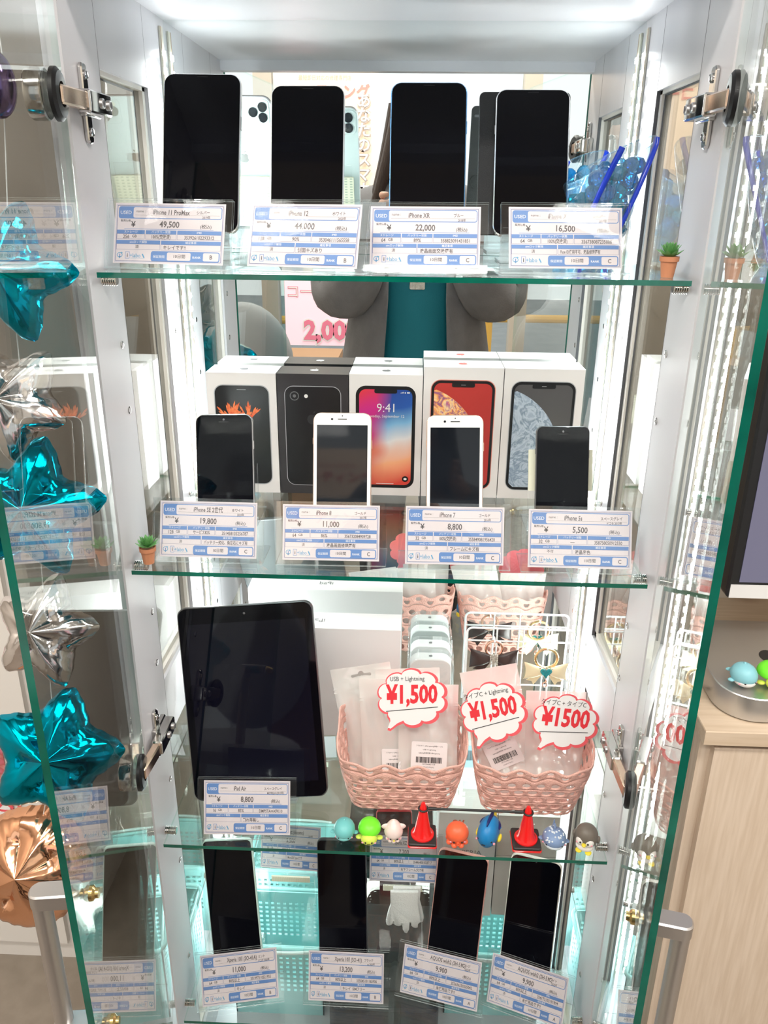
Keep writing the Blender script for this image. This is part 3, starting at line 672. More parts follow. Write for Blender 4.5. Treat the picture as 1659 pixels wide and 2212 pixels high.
# ------------------------------------------------------------------ tablet
t, M, wd, h, th = phone('tablet', 'large black tablet leaning on the shelf of the pink baskets', ((420,1311),(706,1300),(713,1716),(417,1736)), 'grey', Yb=.078, tilt=17, style='tablet', rad=.065, thick=.0085, group=None, cat='tablet')
x = wd/2
b = MB(); b.prism(rrect(-x+.0012, x-.0012, .0012, h-.0012, .065*wd, 8), -.0006, .0006, 0, None, .0004); b.build('front_glass', BLK, t)
b = MB(); b.box(-x*.88, x*.88, h*.085, h*.915, .0006, .0008); b.build('screen', mat('tablet_display_off', (0.004, 0.004, 0.010), 0.03, 0, 0.35), t, smooth=0)
b = MB(); b.flat(circ(0, h*.958, .0016, 16), .0009); b.build('front_camera', FR['grey'], t, smooth=0)
b = MB(); b.ring(circ(0, h*.043, .0075, 30), circ(0, h*.043, .0069, 30), .0009, 0); b.build('home_button', FR['black'], t, smooth=0)
ts = stand(M, wd, h, th, SHZ[2], 'black wire and clear plate stand behind the tablet', bw=.55, pad_h=(.2, .22), padw=.3)
WIRE = mat('black_wire', (0.01, 0.01, 0.01), .35)
for sx_ in (-.025, .033):
    b = MB(); b.tube([(sx_, .006, .012), (sx_, -.003, .012), (sx_, -.004, 0), (sx_, -.004, -.02), (sx_, h*.4, -.018)], .0013, 8); b.build('wire_hook', WIRE, ts)

# ------------------------------------------------------------------ phone cartons on the second shelf
CARW = mat('carton_white', (0.82, 0.78, 0.78), 0.45); CARB = mat('carton_black', (0.035, 0.032, 0.036), 0.4)
LOGOG = mat('mark_grey', (0.16, 0.16, 0.17), .4); LOGOR = mat('mark_red', (0.8, 0.12, 0.10), .4); LOGOC = mat('mark_pale', (0.55, 0.66, 0.66), .4)
FLOW = mat('flower_red', (0.75, 0.10, 0.03), .5, noise=(0.9, 0.25, 0.08), nscale=300)
def swirl(name, cols, scale):
    m = bpy.data.materials.new(name); m.use_nodes = True; nt = m.node_tree; bs = nt.nodes['Principled BSDF']; bs.inputs['Roughness'].default_value = .4
    tc = nt.nodes.new('ShaderNodeTexCoord'); n = nt.nodes.new('ShaderNodeTexNoise'); n.inputs['Scale'].default_value = scale; n.inputs['Detail'].default_value = 3; n.inputs['Distortion'].default_value = 3.5
    nt.links.new(tc.outputs['Object'], n.inputs['Vector']); r = nt.nodes.new('ShaderNodeValToRGB'); el = r.color_ramp.elements
    while len(el) < len(cols): el.new(.5)
    for i, c in enumerate(cols): el[i].position = .22+.56*i/(len(cols)-1); el[i].color = (*c, 1)
    nt.links.new(n.outputs[0], r.inputs[0]); nt.links.new(r.outputs[0], bs.inputs['Base Color']); return m
SWO = swirl('planet_orange', [(.75, .16, .05), (.95, .55, .22), (.30, .08, .25), (.95, .40, .12), (.98, .70, .38), (.45, .12, .30), (.9, .3, .1)], 38)
SWG = swirl('planet_blue_grey', [(.30, .38, .50), (.48, .55, .66), (.20, .27, .38), (.52, .60, .70), (.34, .42, .54), (.45, .52, .64)], 34)
def wall_x():
    m = bpy.data.materials.new('wallpaper_colour_wave'); m.use_nodes = True; nt = m.node_tree; bs = nt.nodes['Principled BSDF']; bs.inputs['Roughness'].default_value = .35
    L = nt.links.new
    def N(t, **k):
        n = nt.nodes.new(t)
        for a_, v_ in k.items(): setattr(n, a_, v_)
        return n
    def MA(op, a_, b_, c_=None):
        n = N('ShaderNodeMath', operation=op)
        for i, v_ in enumerate((a_, b_, c_)):
            if v_ is None: continue
            if isinstance(v_, (int, float)): n.inputs[i].default_value = v_
            else: L(v_, n.inputs[i])
        return n.outputs[0]
    tc = N('ShaderNodeTexCoord'); sp = N('ShaderNodeSeparateXYZ'); L(tc.outputs['Object'], sp.inputs[0])
    nz = N('ShaderNodeTexNoise'); nz.inputs['Scale'].default_value = 22; nz.inputs['Detail'].default_value = 1; L(tc.outputs['Object'], nz.inputs['Vector'])
    X, Z = sp.outputs[0], sp.outputs[2]; W_ = MA('SUBTRACT', nz.outputs[0], .5)
    s_ = MA('ADD', MA('MULTIPLY_ADD', MA('SUBTRACT', Z, .09), -.10, X), MA('MULTIPLY', W_, .035))
    def ramp(inp, lo, hi, cols):
        mr = N('ShaderNodeMapRange'); mr.inputs[1].default_value = lo; mr.inputs[2].default_value = hi; L(inp, mr.inputs[0])
        r = N('ShaderNodeValToRGB'); el = r.color_ramp.elements
        while len(el) < len(cols): el.new(.5)
        for i, (p_, c_) in enumerate(cols): el[i].position = p_; el[i].color = (*c_, 1)
        L(mr.outputs[0], r.inputs[0]); return r.outputs[0]
    zz = MA('ADD', Z, MA('MULTIPLY_ADD', X, -.35, MA('MULTIPLY', W_, .03)))
    right = ramp(zz, .0, .165, [(.08, (.70, .05, .03)), (.28, (.85, .38, .20)), (.45, (.80, .78, .80)), (.60, (.22, .50, .78)), (.72, (.02, .10, .42)), (1, (.015, .03, .22))])
    left = ramp(zz, .0, .165, [(.05, (.65, .02, .02)), (.40, (.80, .20, .12)), (.55, (.62, .03, .20)), (.75, (.62, .02, .25)), (1, (.75, .04, .03))])
    fac = ramp(s_, -.018, .004, [(0, (0, 0, 0)), (1, (1, 1, 1))])
    mc = N('ShaderNodeMix', data_type='RGBA'); L(fac, mc.inputs[0]); L(left, mc.inputs[6]); L(right, mc.inputs[7])
    nt.links.new(mc.outputs[2], bs.inputs['Base Color']); return m
WX = wall_x()
REDBG = mat('planet_red_ground', (0.50, 0.035, 0.03), .4); GREYBG = mat('planet_grey_ground', (0.085, 0.08, 0.085), .4); CORAL = mat('edge_coral', (.75, .25, .2), .4); SILV = mat('edge_silver_print', (.45, .45, .48), .4)
PBLK = mat('print_black', (.008, .008, .010), .35)
def carton(label, x0, x1, zt, kind, yf=.2565, yb=.3080):
    wdt = x1-x0; h = zt-SHZ[1]; M = Matrix.Translation(((x0+x1)/2, yf, SHZ[1])); b = MB(); g = .0006
    body = 1 if kind == 'back' else 0
    b.box(-wdt/2+g, wdt/2-g, 0, yb-yf, .0004, h*.5, body); b.box(-wdt/2+g, wdt/2-g, 0, yb-yf, h*.5, h, body)
    F = Matrix(((1, 0, 0, 0), (0, 0, -1, 0), (0, 1, 0, 0), (0, 0, 0, 1)))      # print plane: x right, y up, z toward the viewer
    x = wdt/2; px0, px1 = -x*.79, x*.79; y0, y1 = h*.075, h*.905; r = .012
    e = .0003
    if kind == 'flower':
        b.flat(rrect(px0, px1, y0, y1, r, 6), e, 3, F); b.flat(rrect(px0+.0012, px1-.0012, y0+.0012, y1-.0012, r-.001, 6), 2*e, 2, F)
        b.box(-.006, .006, h*.865, h*.868, 2*e, 3*e, 3, F)
        for i in range(46):
            a = math.radians(random.uniform(20, 160)); L = random.uniform(.012, .026); cx = random.choice((-.016, .008))+random.uniform(-.004, .004); cy = h*.63
            dx, dy = math.cos(a), math.sin(a); wv = .0012
            b.flat([(cx-dy*wv*.3, cy+dx*wv*.3), (cx+dy*wv*.3, cy-dx*wv*.3), (cx+dx*L*.8+dy*wv, cy+dy*L*.8-dx*wv), (cx+dx*L, cy+dy*L), (cx+dx*L*.8-dy*wv, cy+dy*L*.8+dx*wv)], 3*e+i*.000004, 4, F)
    elif kind == 'back':
        b.flat(rrect(px0, px1, y0, y1, r, 6), e, 3, F); b.flat(rrect(px0+.0009, px1-.0009, y0+.0009, y1-.0009, r-.001, 6), 2*e, 2, F)
        cx, cy = px0+.0135, y1-.0135
        b.ring(circ(cx, cy, .0062), circ(cx, cy, .0050), 3*e, 8, F); b.flat(circ(cx, cy, .0022), 3*e, 8, F); b.flat(circ(cx+.0155, cy, .0025), 3*e, 5, F)
        add_apple(b, 0, y1-.045, 3*e, .016, 7, F)
    else:
        edge = {'wave': 3, 'red': 6, 'grey': 3}[kind]
        b.flat(rrect(px0-.001, px1+.001, y0-.001, y1+.001, r+.001, 6), e, edge, F); b.flat(rrect(px0, px1, y0, y1, r, 6), 2*e, 2, F)
        q0, q1, w0, w1 = px0+.0035, px1-.0035, y0+.0035, y1-.0035
        b.flat(rrect(q0, q1, w0, w1, r-.003, 6), 3*e, 7, F)
        if kind != 'wave':
            cx, cy, R = q0-.030, w0+.046, .093; pts = []
            for k in range(60):
                a = math.radians(-30+k*150/59); X, Y = cx+R*math.cos(a), cy+R*math.sin(a)
                if X >= q0: pts.append((min(X, q1), Y))
            low = [(q0, w0+.006), (q0+.006, w0+.0003), (pts[0][0]-.002, w0+.0003)]
            pts = [p for p in pts if p[1] > w0+.0005 and p[1] < w1-.0004]
            b.flat(low+pts+[(q0, pts[-1][1]-.001)], 4*e, 4, F)
        b.flat(rrect(-.0150, .0150, w1-.0050, w1+.001, .0022, 4), 5*e, 2, F); b.flat(rrect(-.003, .003, w1-.0022, w1-.0016, .0003, 2), 6*e, 3, F)
        if kind == 'wave':
            b.text('9:41', .0165, 0, w1-.030, 6*e, 5, F, 'C', sx=.95); b.text('Tuesday, September 12', .0053, 0, w1-.0375, 6*e, 5, F, 'C')
            for k in range(4): b.box(q1-.0155+k*.0011, q1-.0148+k*.0011, w1-.0045, w1-.0038+k*.0004, 5*e, 6*e, 5, F)
            b.box(q1-.0072, q1-.0035, w1-.0045, w1-.0030, 5*e, 6*e, 5, F); b.flat(circ(q1-.0095, w1-.0038, .0009, 10), 6*e, 5, F)
            b.flat(circ(q1-.0075, w0+.009, .0042, 20), 5*e, 3, F); b.flat(rrect(q1-.0095, q1-.0055, w0+.0075, w0+.0105, .0006, 2), 6*e, 5, F)
            b.box(-.012, .012, w0+.0016, w0+.0022, 5*e, 6*e, 5, F)
    mk = {'flower': 8, 'back': 5, 'wave': 8, 'red': 9, 'grey': 10}[kind]
    add_apple(b, 0, (yb-yf)*.5, h+.0002, .0125, mk, None)
    third = {'flower': SILV, 'back': SILV, 'wave': PBLK, 'red': SILV, 'grey': SILV}[kind]
    four = {'flower': FLOW, 'red': SWO, 'grey': SWG}.get(kind, FLOW); seven = {'wave': WX, 'red': REDBG, 'grey': GREYBG}.get(kind, mat('mark_dark', (.035, .035, .04), .3))
    o = b.build('phone_carton', [CARW, CARB, PBLK, third, four, WPR, CORAL, seven, LOGOG, LOGOR, LOGOC], None, M, 0)
    tag(o, label, 'carton', 'phone cartons')
cx_ = [atY(x, 806, .2565).x for x in (443, 596, 753, 915, 1090, 1266)]
ZC = atY(670, 808, .2565).z; ZR = atY(1100, 796, .2565).z
carton('white phone carton printed with a dark phone and red flower', cx_[0], cx_[1], ZC, 'flower')
carton('black phone carton printed with a camera lens on the back', cx_[1], cx_[2], ZC, 'back')
carton('white phone carton printed with a clock on a colourful wave', cx_[2], cx_[3], ZC+.001, 'wave')
carton('white phone carton printed with an orange planet on red', cx_[3], cx_[4], ZR, 'red')
carton('white phone carton printed with a blue-grey planet, rightmost of the row', cx_[4], cx_[5], ZR, 'grey')

# ------------------------------------------------------------------ third shelf: tablet carton, earphone cases
b = MB(); zt = -.5125; x0, x1 = atY(500, 1360, .232).x, atY(866, 1362, .232).x; hh = zt-SHZ[2]
b.box(x0, x1, 0, .048, .0004, hh*.5, 0); b.box(x0, x1, 0, .048, hh*.5, hh, 0)
Tm = Matrix.Translation((0, .028, hh+.0003)) @ Matrix.Rotation(PI, 4, 'Z')
b.text('iPad', .014, -(x0+x1)/2, 0, 0, 1, Matrix.Translation((0, .0, 0)) @ Tm, 'C')
o = b.build('tablet_carton', [CARW, LOGOG], None, Matrix.Translation((0, .232, SHZ[2])), 0); tag(o, 'large white tablet carton standing behind the tablet', 'carton')
CLP = thin('clear_plastic_case', (0.95, 0.97, 0.97), 0.07, .02, .05)
for i, (yy, py) in enumerate(((.246, 1421), (.282, 1392))):
    c = atY(931, py, yy); hh = c.z-SHZ[2]; wd = .062
    t = empty('earphone_package', Vector((c.x, yy, SHZ[2])), ('front' if i == 0 else 'rear')+' white earphone package in clear plastic beside the tablet carton', 'package', 'earphone packages')
    F = Matrix(((1, 0, 0, 0), (0, 0, -1, 0), (0, 1, 0, 0), (0, 0, 0, 1)))
    b = MB(); b.prism(rrect(-wd/2, wd/2, 0, hh-.004, .015, 8), -.022, -.001, 0, F, .001)
    # only the upper band carries the mark
    add_apple(b, 0, .0115, hh-.0036, .006, 1, None)
    b.build('white_box', [mat('package_white', (.80, .80, .80), .4), LOGOG], t)
    b = MB(); b.prism(rrect(-wd/2-.004, wd/2+.004, 0, hh, .018, 8), -.0255, .0025, 0, F, .001); b.build('plastic_shell', CLP, t)
# white wire rack with key rings
WR = mat('white_coated_wire', (0.85, 0.87, 0.88), .35)
yr = .293; zr = -.5385
t = empty('wire_rack', Vector((.185, yr, SHZ[2])), 'white wire grid rack behind the right pink basket', 'rack')
def W(x, z, dy=0): return (x-.185, dy, z-SHZ[2])
xa, xb = atY(1010, 1358, yr).x, min(atY(1240, 1375, yr).x, .279)
zb_ = SHZ[2]+.002
b = MB(); n_ = 6; pts = [W(xa, zb_)]+[W(xa+.008-.008*math.cos(a*PI/2/n_), zr-.008+.008*math.sin(a*PI/2/n_)) for a in range(n_+1)]+[W(xb-.008+.008*math.sin(a*PI/2/n_), zr-.008+.008*math.cos(a*PI/2/n_)) for a in range(n_+1)]+[W(xb, zb_)]
b.tube(pts, .0017, 8); b.build('outer_frame', WR, t)
for f_ in (.28, .53, .79):
    b = MB(); b.tube([W(xa+(xb-xa)*f_, zb_), W(xa+(xb-xa)*f_, zr)], .0013, 8); b.build('upright_wire', WR, t)
for dz in (.022, .13):
    b = MB(); b.tube([W(xa, zr-dz), W(xb, zr-dz)], .0013, 8); b.build('cross_wire', WR, t)
SATB = mat('bow_dark_satin', (0.035, 0.020, 0.018), .35); SATC = mat('bow_cream_satin', (0.80, 0.72, 0.48), .4); GOLD = mat('gold_plate', (0.85, 0.62, 0.32), .2, 1.0); ROSE = mat('rose_gold', (0.85, 0.52, 0.40), .2, 1.0)
GEMW = mat('clear_rhinestones', (.7, .68, .62), .08, .6, bump=1, bscale=500); TURQ = mat('turquoise_heart', (0.0, .26, .30), .08, 0, .8, bump=.6, bscale=300)
def bow(cx, cz, size, m, ringm, label, centre, ringr, yy):
    t = empty('ribbon_key_ring', Vector((cx, yy, cz)), label, 'key ring', 'ribbon key rings')
    b = MB(); b.tube([(ringr*math.cos(a), 0, ringr*1.1+.002+ringr*math.sin(a)) for a in [2*PI*k/36 for k in range(36)]], .0022, 8, closed=True); b.build('ring', ringm, t)
    b = MB(); b.tube([(0, -.001, ringr*2.1), (0, -.003, ringr*2.3), (0, .004, ringr*2.5), (0, .009, ringr*2.4)], .0012, 8); b.build('hook', WR, t)
    for s in (-1, 1):
        b = MB(); nu, nv = 16, 20; V = []
        for i in range(nu+1):
            u = i/nu; hgt = size*(.10+.36*u**.8); th = size*.20*math.sin(PI*min(u*.9+.08, 1))
            for k in range(nv):
                a = 2*PI*k/nv; rip = 1+.10*math.sin(3*a+2*u)
                V.append((s*(size*.06+size*.9*u+size*.05*math.cos(2*a)*u), -th*math.sin(a)*rip-.003, hgt*math.cos(a)*rip - size*.05*u))
        Fc = [(i*nv+k, i*nv+(k+1) % nv, (i+1)*nv+(k+1) % nv, (i+1)*nv+k) for i in range(nu) for k in range(nv)]+[tuple(range(nv)), tuple(reversed(range(nu*nv, nu*nv+nv)))]
        b.add(V, Fc); b.build('bow_loop', m, t, smooth=60)
        b = MB(); b.prism([(s*size*.03, -size*.08), (s*size*.15, -size*.05), (s*size*.85, -size*.55), (s*size*.60, -size*.60), (s*size*.50, -size*.80)][::(1 if s < 0 else -1)], -.0005, .0005, 0, Matrix(((1, 0, 0, 0), (0, 0, -1, -.001), (0, 1, 0, 0), (0, 0, 0, 1)))); b.build('bow_tail', m, t, smooth=0)
    if centre == 'stone':
        b = MB()
        for i in range(4):
            for j in range(6): b.ell(((i-1.5)*size*.09, -size*.17, (j-2.5)*size*.085), size*.05, n=8, m=5)
        b.build('rhinestone_band', GEMW, t, smooth=0)
    else:
        hp = []
        for k in range(40):
            a = 2*PI*k/40; hp.append((size*.017*16*math.sin(a)**3, size*.017*(13*math.cos(a)-5*math.cos(2*a)-2*math.cos(3*a)-math.cos(4*a))))
        b = MB(); b.prism(hp[::-1], 0, .003, 0, Matrix(((1, 0, 0, 0), (0, 0, -1, -size*.2), (0, 1, 0, 0), (0, 0, 0, 1))), .0012); b.build('heart_stone', TURQ, t, smooth=0)
        b = MB()
        for k in range(0, 40, 2): b.ell((hp[k][0]*1.22, -size*.2, hp[k][1]*1.22), size*.04, n=8, m=5)
        b.build('heart_border', GEMW, t, smooth=0)
        b = MB(); b.tube([(0, -.004, -size*.35), (.002, -.005, -size*.5), (0, -.004, -size*.62)], .0012, 8); b.tube([(.003*math.cos(a), -.004, -size*.72+.004*math.sin(a)) for a in [2*PI*k/20 for k in range(20)]], .0009, 6, closed=True); b.build('clasp', ROSE, t)
p = atY(1066, 1420, .277); bow(p.x, p.z, .036, SATB, ROSE, 'dark brown ribbon bow key ring with rose gold ring on the wire rack', 'stone', .0125, .277)
p = atY(1178, 1447, .275); bow(p.x, p.z, .033, SATC, GOLD, 'cream ribbon bow key ring with turquoise heart on the wire rack', 'heart', .0165, .275)

# ------------------------------------------------------------------ pink lace baskets
PINK = mat('pink_plastic', (0.80, 0.45, 0.38), .45, bump=.5, bscale=600)
def lattice(b, P, rows, cols, hole, ntop=None, mi=0, n=12, start=0):
    """P(u,v)->point; cells with an elliptic hole (share = hole) staggered row by row"""
    for r in range(rows):
        off = .5 if r % 2 else 0
        for c in range(cols):
            u0, u1 = (c+off)/cols, (c+1+off)/cols; v0, v1 = r/rows, (r+1)/rows
            hx, hy = hole(r, c); um, vm = (u0+u1)/2, (v0+v1)/2; O = []; I = []
            for k in range(n):
                a = 2*PI*k/n+PI/4; ca, sa = math.cos(a), math.sin(a); mx_ = max(abs(ca), abs(sa))
                O.append(P(um+ca/mx_*(u1-u0)/2, vm+sa/mx_*(v1-v0)/2)); I.append(P(um+ca*(u1-u0)/2*hx, vm+sa*(v1-v0)/2*hy))
            b.add(O+I, [(i, (i+1) % n, n+(i+1) % n, n+i) for i in range(n)], mi)
def perim(u, X0, X1, Y0, Y1, r):
    """point on a rounded rectangle; u=0 at the middle of the front"""
    u = u % 1.0; w_, d_ = X1-X0, Y1-Y0; L = [w_/2-r, PI*r/2, d_-2*r, PI*r/2, w_-2*r, PI*r/2, d_-2*r, PI*r/2, w_/2-r]; T = sum(L); s = u*T; cx = (X0+X1)/2
    segs = [lambda t: (cx+t, Y0), lambda t: (X1-r+r*math.sin(t/r), Y0+r-r*math.cos(t/r)), lambda t: (X1, Y0+r+t), lambda t: (X1-r+r*math.cos(t/r), Y1-r+r*math.sin(t/r)),
            lambda t: (X1-r-t, Y1), lambda t: (X0+r-r*math.sin(t/r), Y1-r+r*math.cos(t/r)), lambda t: (X0, Y1-r-t), lambda t: (X0+r-r*math.cos(t/r), Y0+r-r*math.sin(t/r)), lambda t: (X0+r+t, Y0)]
    for l, f in zip(L, segs):
        if s <= l+1e-9: return f(s)
        s -= l
    return (cx, Y0)
def pink_basket(label, X0, X1, f):
    Y0, Y1 = .078, .150; zb = SHZ[2]+.0005; fl = .018
    cols = 24
    def P(u, v):
        bx = perim(u, X0, X1, Y0, Y1, .018); tx = perim(u, X0-fl, X1+fl, Y0-.024, Y1+.012, .03)
        d = abs(((u+.5) % 1)-.5)                         # distance from the front middle
        sc = abs(math.sin(PI*u*12))                       # scallops of the rim
        top = .082+.030*min(1, max(0, (d-.14)/.16))+.010*sc*(v > .8)
        vv = v; g = vv**.85
        return Vector((bx[0]+(tx[0]-bx[0])*g, bx[1]+(tx[1]-bx[1])*g, zb+.002+vv*top))
    b = MB(); lattice(b, P, 6, cols, lambda r, c: (.68, .60) if r < 4 else ((.56, .50) if r == 4 else (.45, .34)))
    o = b.build('lace_basket', PINK, None, Matrix.Identity(4), 60)
    tg = bmesh.new(); tg.from_mesh(o.data)
    # woven bottom
    bp = [tg.verts.new((*perim(k/60, X0, X1, Y0, Y1, .018), zb+.002)) for k in range(60)]; tg.faces.new(bp)
    bmesh.ops.remove_doubles(tg, verts=tg.verts, dist=.0002); bmesh.ops.recalc_face_normals(tg, faces=tg.faces); tg.to_mesh(o.data); tg.free()
    md = o.modifiers.new('thickness', 'SOLIDIFY'); md.thickness = .0030; md.offset = 1
    md = o.modifiers.new('round', 'SUBSURF'); md.levels = 1; md.render_levels = 1
    tag(o, label, 'basket', 'pink lace baskets')
p0, p1 = atZ(763, 1742, SHZ[2]), atZ(972, 1754, SHZ[2]); pink_basket('pink lace-pattern plastic basket left of the two, nearer the tablet', p0.x-.002, p1.x, 0)
p0, p1 = atZ(1045, 1765, SHZ[2]), atZ(1243, 1773, SHZ[2]); pink_basket('pink lace-pattern plastic basket right of the two, before the wire rack', p0.x, p1.x-.002, 0)

BAG = thin('frosted_bag_film', (0.97, 0.96, 0.95), 0.12, .10, .60, (0.97, 0.93, 0.90), bump=45)
STK = mat('sticker_white', (.82, .78, .78), .5); CAB = mat('cable_white', (.75, .75, .77), .4)
def bag(px, Y, label, tilt=12, sticker=None, coil=False, slot=True):
    M, wd, h = leaning(px, Yb=Y, tilt=tilt)
    t = empty('cable_bag', M, label, 'bag', 'bags of charging cables'); b = MB(); n = 22
    for s in (1, -1):
        V = []
        for i in range(n+1):
            for j in range(n+1):
                u, v = i/n, j/n; x = (u-.5)*wd; y = v*h; e = min(u, 1-u, v*1.4)
                puff = (max(0, e)**.5)*.013*(1-v**3)+.0006
                V.append((x*(1-.02*math.sin(PI*v)), y, s*(puff+(.0012*math.sin(u*17+v*9)*min(1, e*8))*(v < .8))))
        Fq = [(i*(n+1)+j, (i+1)*(n+1)+j, (i+1)*(n+1)+j+1, i*(n+1)+j+1) for i in range(n) for j in range(n)]
        b.add(V, Fq if s > 0 else [f[::-1] for f in Fq])
    b.box(-wd/2, wd/2, h*.80, h*.806, .0006, .0022, 0); b.box(-wd/2, wd/2, h*.83, h*.834, .0006, .0020, 0)
    b.build('film', BAG, t, smooth=80)
    if slot:
        q = MB(); q.flat(rrect(-.014, .014, h*.915, h*.915+.0045, .002, 4), .0024, 0); q.flat(circ(0, h*.915+.0045, .004, 16), .0025, 0); q.build('hang_hole', mat('hang_hole_shade', (.42, .39, .37), .7), t, smooth=0)
    if sticker:
        sx_, sy_, sw, sh, rot = sticker; q = MB(); Ms = Matrix.Translation((sx_*wd, sy_*h, .0115)) @ Matrix.Rotation(rot, 4, 'Z')
        q.prism(rrect(-sw/2, sw/2, -sh/2, sh/2, .002, 3), -.0004, .0002, 0, Ms)
        q.text('アクセサリー(PN) Lightning充電ケーブル', sw*.052, 0, sh*.34, .0004, 1, Ms, 'C', sx=.8); q.text('USB + Lightning', sw*.055, 0, sh*.21, .0004, 1, Ms, 'C'); q.text('Lightning急速充電 USB+Lightning', sw*.05, 0, sh*.09, .0004, 1, Ms, 'C', sx=.85)
        x_ = -sw*.36
        while x_ < sw*.36:
            wb = random.choice((.0004, .0008, .0011)); q.flat([(x_, -sh*.24), (x_+wb, -sh*.24), (x_+wb, -sh*.03), (x_, -sh*.03)], .0004, 1, Ms); x_ += wb+random.choice((.0004, .0007))
        q.text('4573560821138', sw*.055, 0, -sh*.31, .0004, 1, Ms, 'C'); q.text('ADAPUTS(UL)', sw*.05, 0, -sh*.41, .0004, 1, Ms, 'C')
        q.build('price_sticker', [STK, INK], t, smooth=0)
    return t, M, wd, h
def coil(M, cx, cy, label, r=.021):
    b = MB(); pts = []
    for k in range(150):
        a = k*2*PI*3.2/150; rr = r+.0016*math.sin(k*.21)+k*.00002; pts.append((cx+rr*math.cos(a)*1.15, cy+rr*math.sin(a), .001+.0009*math.sin(a*.9)))
    b.tube(pts, .0012, 7); b.box(cx+.004, cx+.013, cy+.008, cy+.014, -.002, .004); b.box(cx+.010, cx+.020, cy-.012, cy-.007, -.002, .004)
    o = b.build('charging_cable', CAB, None, M, 50); tag(o, label, 'cable', 'coiled charging cables')
bag(((714,1456),(852,1420),(880,1690),(765,1690)), .128, 'frosted bag with hanging slot at the back left of the left pink basket')
bag(((762,1467),(872,1465),(890,1700),(785,1700)), .112, 'frosted bag with barcode sticker in the left basket, half hidden by another bag', sticker=(.25, .27, .046, .038, 0), slot=False)
bag(((806,1447),(945,1441),(958,1690),(822,1690)), .122, 'tall frosted bag behind the left speech bubble sign', slot=False)
t1, M1, w1, h1 = bag(((868,1479),(984,1479),(995,1704),(852,1700)), .098, 'front bag in the left pink basket, with a full barcode sticker', sticker=(.02, .35, .048, .040, -.04), slot=False); coil(M1, -.020, h1*.20, 'white cable coiled in the front bag of the left basket', .014)
t2, M2, w2, h2 = bag(((982,1458),(1113,1431),(1168,1716),(1055,1730)), .108, 'leaning frosted bag with a slanted barcode sticker in the right basket', sticker=(-.03, .38, .046, .040, .24), slot=False); coil(M2, .012, h2*.13, 'white cable coiled in the leaning bag of the right basket', .014)
t3, M3, w3, h3 = bag(((1120,1490),(1258,1497),(1252,1722),(1132,1722)), .104, 'frosted bag showing a coiled cable at the right of the right basket', slot=False); coil(M3, .0, h3*.22, 'white cable coil seen through the bag beside the right basket rim', .022)

REDP = mat('marker_red', (.78, .035, .05), .5); REDB = mat('bubble_edge_red', (.82, .11, .13), .5)
def bubble(px, Y, rot, l1, l2, label, tilt=10, tail=215):
    M, wd, h = leaning(px, Yb=Y, tilt=tilt); M = M @ Matrix.Translation((0, h/2, 0)) @ Matrix.Rotation(rot, 4, 'Z')
    a_, b_ = wd*.47, h*.56
    def cloud(g, dx=0, dy=0):
        o = []; nb = 10
        for k in range(nb*9):
            a = 2*PI*k/(nb*9); s = abs(math.sin(a*nb/2)); r = .87+.13*s**.6
            X, Y_ = a_*r*math.cos(a), b_*r*math.sin(a)
            dd = abs(((math.degrees(a)-238+180) % 360)-180)
            if dd < 7: X, Y_ = X*(1+.45*(1-dd/7)), Y_*(1+.42*(1-dd/7))
            L = math.hypot(X, Y_); X += X/L*g+dx; Y_ += Y_/L*g+dy; o.append((X, Y_))
        return o
    b = MB(); b.prism(cloud(.0030, .0012, -.0012), -.0010, 0, 2); b.flat(cloud(0), .0003, 0)
    b.text(l1, .0085, -.05*wd, h*.34, .0006, 1, None, 'C', sx=.8)
    b.text(l2, .034, -.36*wd, -h*.10, .0006, 3, None, 'L', sx=wd*.70/.034/max(v[0] for v in text_mesh(l2, .035)[0]), bold=.035, shear=.05)
    b.add([(-.36*wd, -h*.27, .0009), (.36*wd, -h*.20, .0009), (.36*wd, -h*.187, .0009), (-.36*wd, -h*.257, .0009)], [(0, 1, 2, 3)], 1)
    o = b.build('speech_bubble_sign', [mat('bubble_white', (.86, .83, .83), .5), INK, REDB, REDP], None, M, 0); tag(o, label, 'price sign', 'speech bubble price signs')
bubble(((812,1453),(968,1453),(968,1560),(812,1560)), .078, .02, 'USB + Lightning', '¥1,500', 'cloud-shaped price sign reading USB + Lightning on the left basket bags')
bubble(((992,1482),(1138,1482),(1138,1592),(992,1592)), .078, .20, 'タイプC + Lightning', '¥1,500', 'cloud-shaped price sign tilted up to the right, in the middle')
bubble(((1146,1508),(1292,1508),(1292,1608),(1146,1608)), .078, -.10, 'タイプC + タイプC', '¥1500', 'cloud-shaped price sign on the rightmost bag, tilted down to the right')

# ------------------------------------------------------------------ traffic cones and toy animals
CONE = mat('cone_red', (.80, .012, .012), .25, coat=.3); CBK = mat('cone_base_black', (.02, .018, .018), .45)
def cone(x, y, lb):
    t = empty('traffic_cone', Vector((x, y, SHZ[2])), lb, 'traffic cone', 'toy traffic cones'); s = .0185
    b = MB(); b.prism(rrect(-s, s, -s, s, .003, 4), .0003, .0028, 1, None, .0004); b.prism(rrect(-s*.97, s*.97, -s*.97, s*.97, .003, 4), .0028, .0070, 0, None, .0008); b.build('base', [CBK, CONE], t)
    b = MB(); b.lathe([(.0148, .007), (.0148, .0088), (.0125, .0100), (.0105, .014), (.0062, .040), (.0035, .054), (.0022, .0575), (0, .0585)], 32, 0, None, caps=False); b.build('cone_body', CONE, t)
    return t
c1 = atZ(912, 1810, SHZ[2]); c2 = atZ(1135, 1820, SHZ[2]); c1.y = max(c1.y, .024); c2.y = max(c2.y, .024)
cone(c1.x, .027, 'red toy traffic cone on black base, left end of the barrier bar'); cone(c2.x, .027, 'red toy traffic cone on black base, right end of the barrier bar')
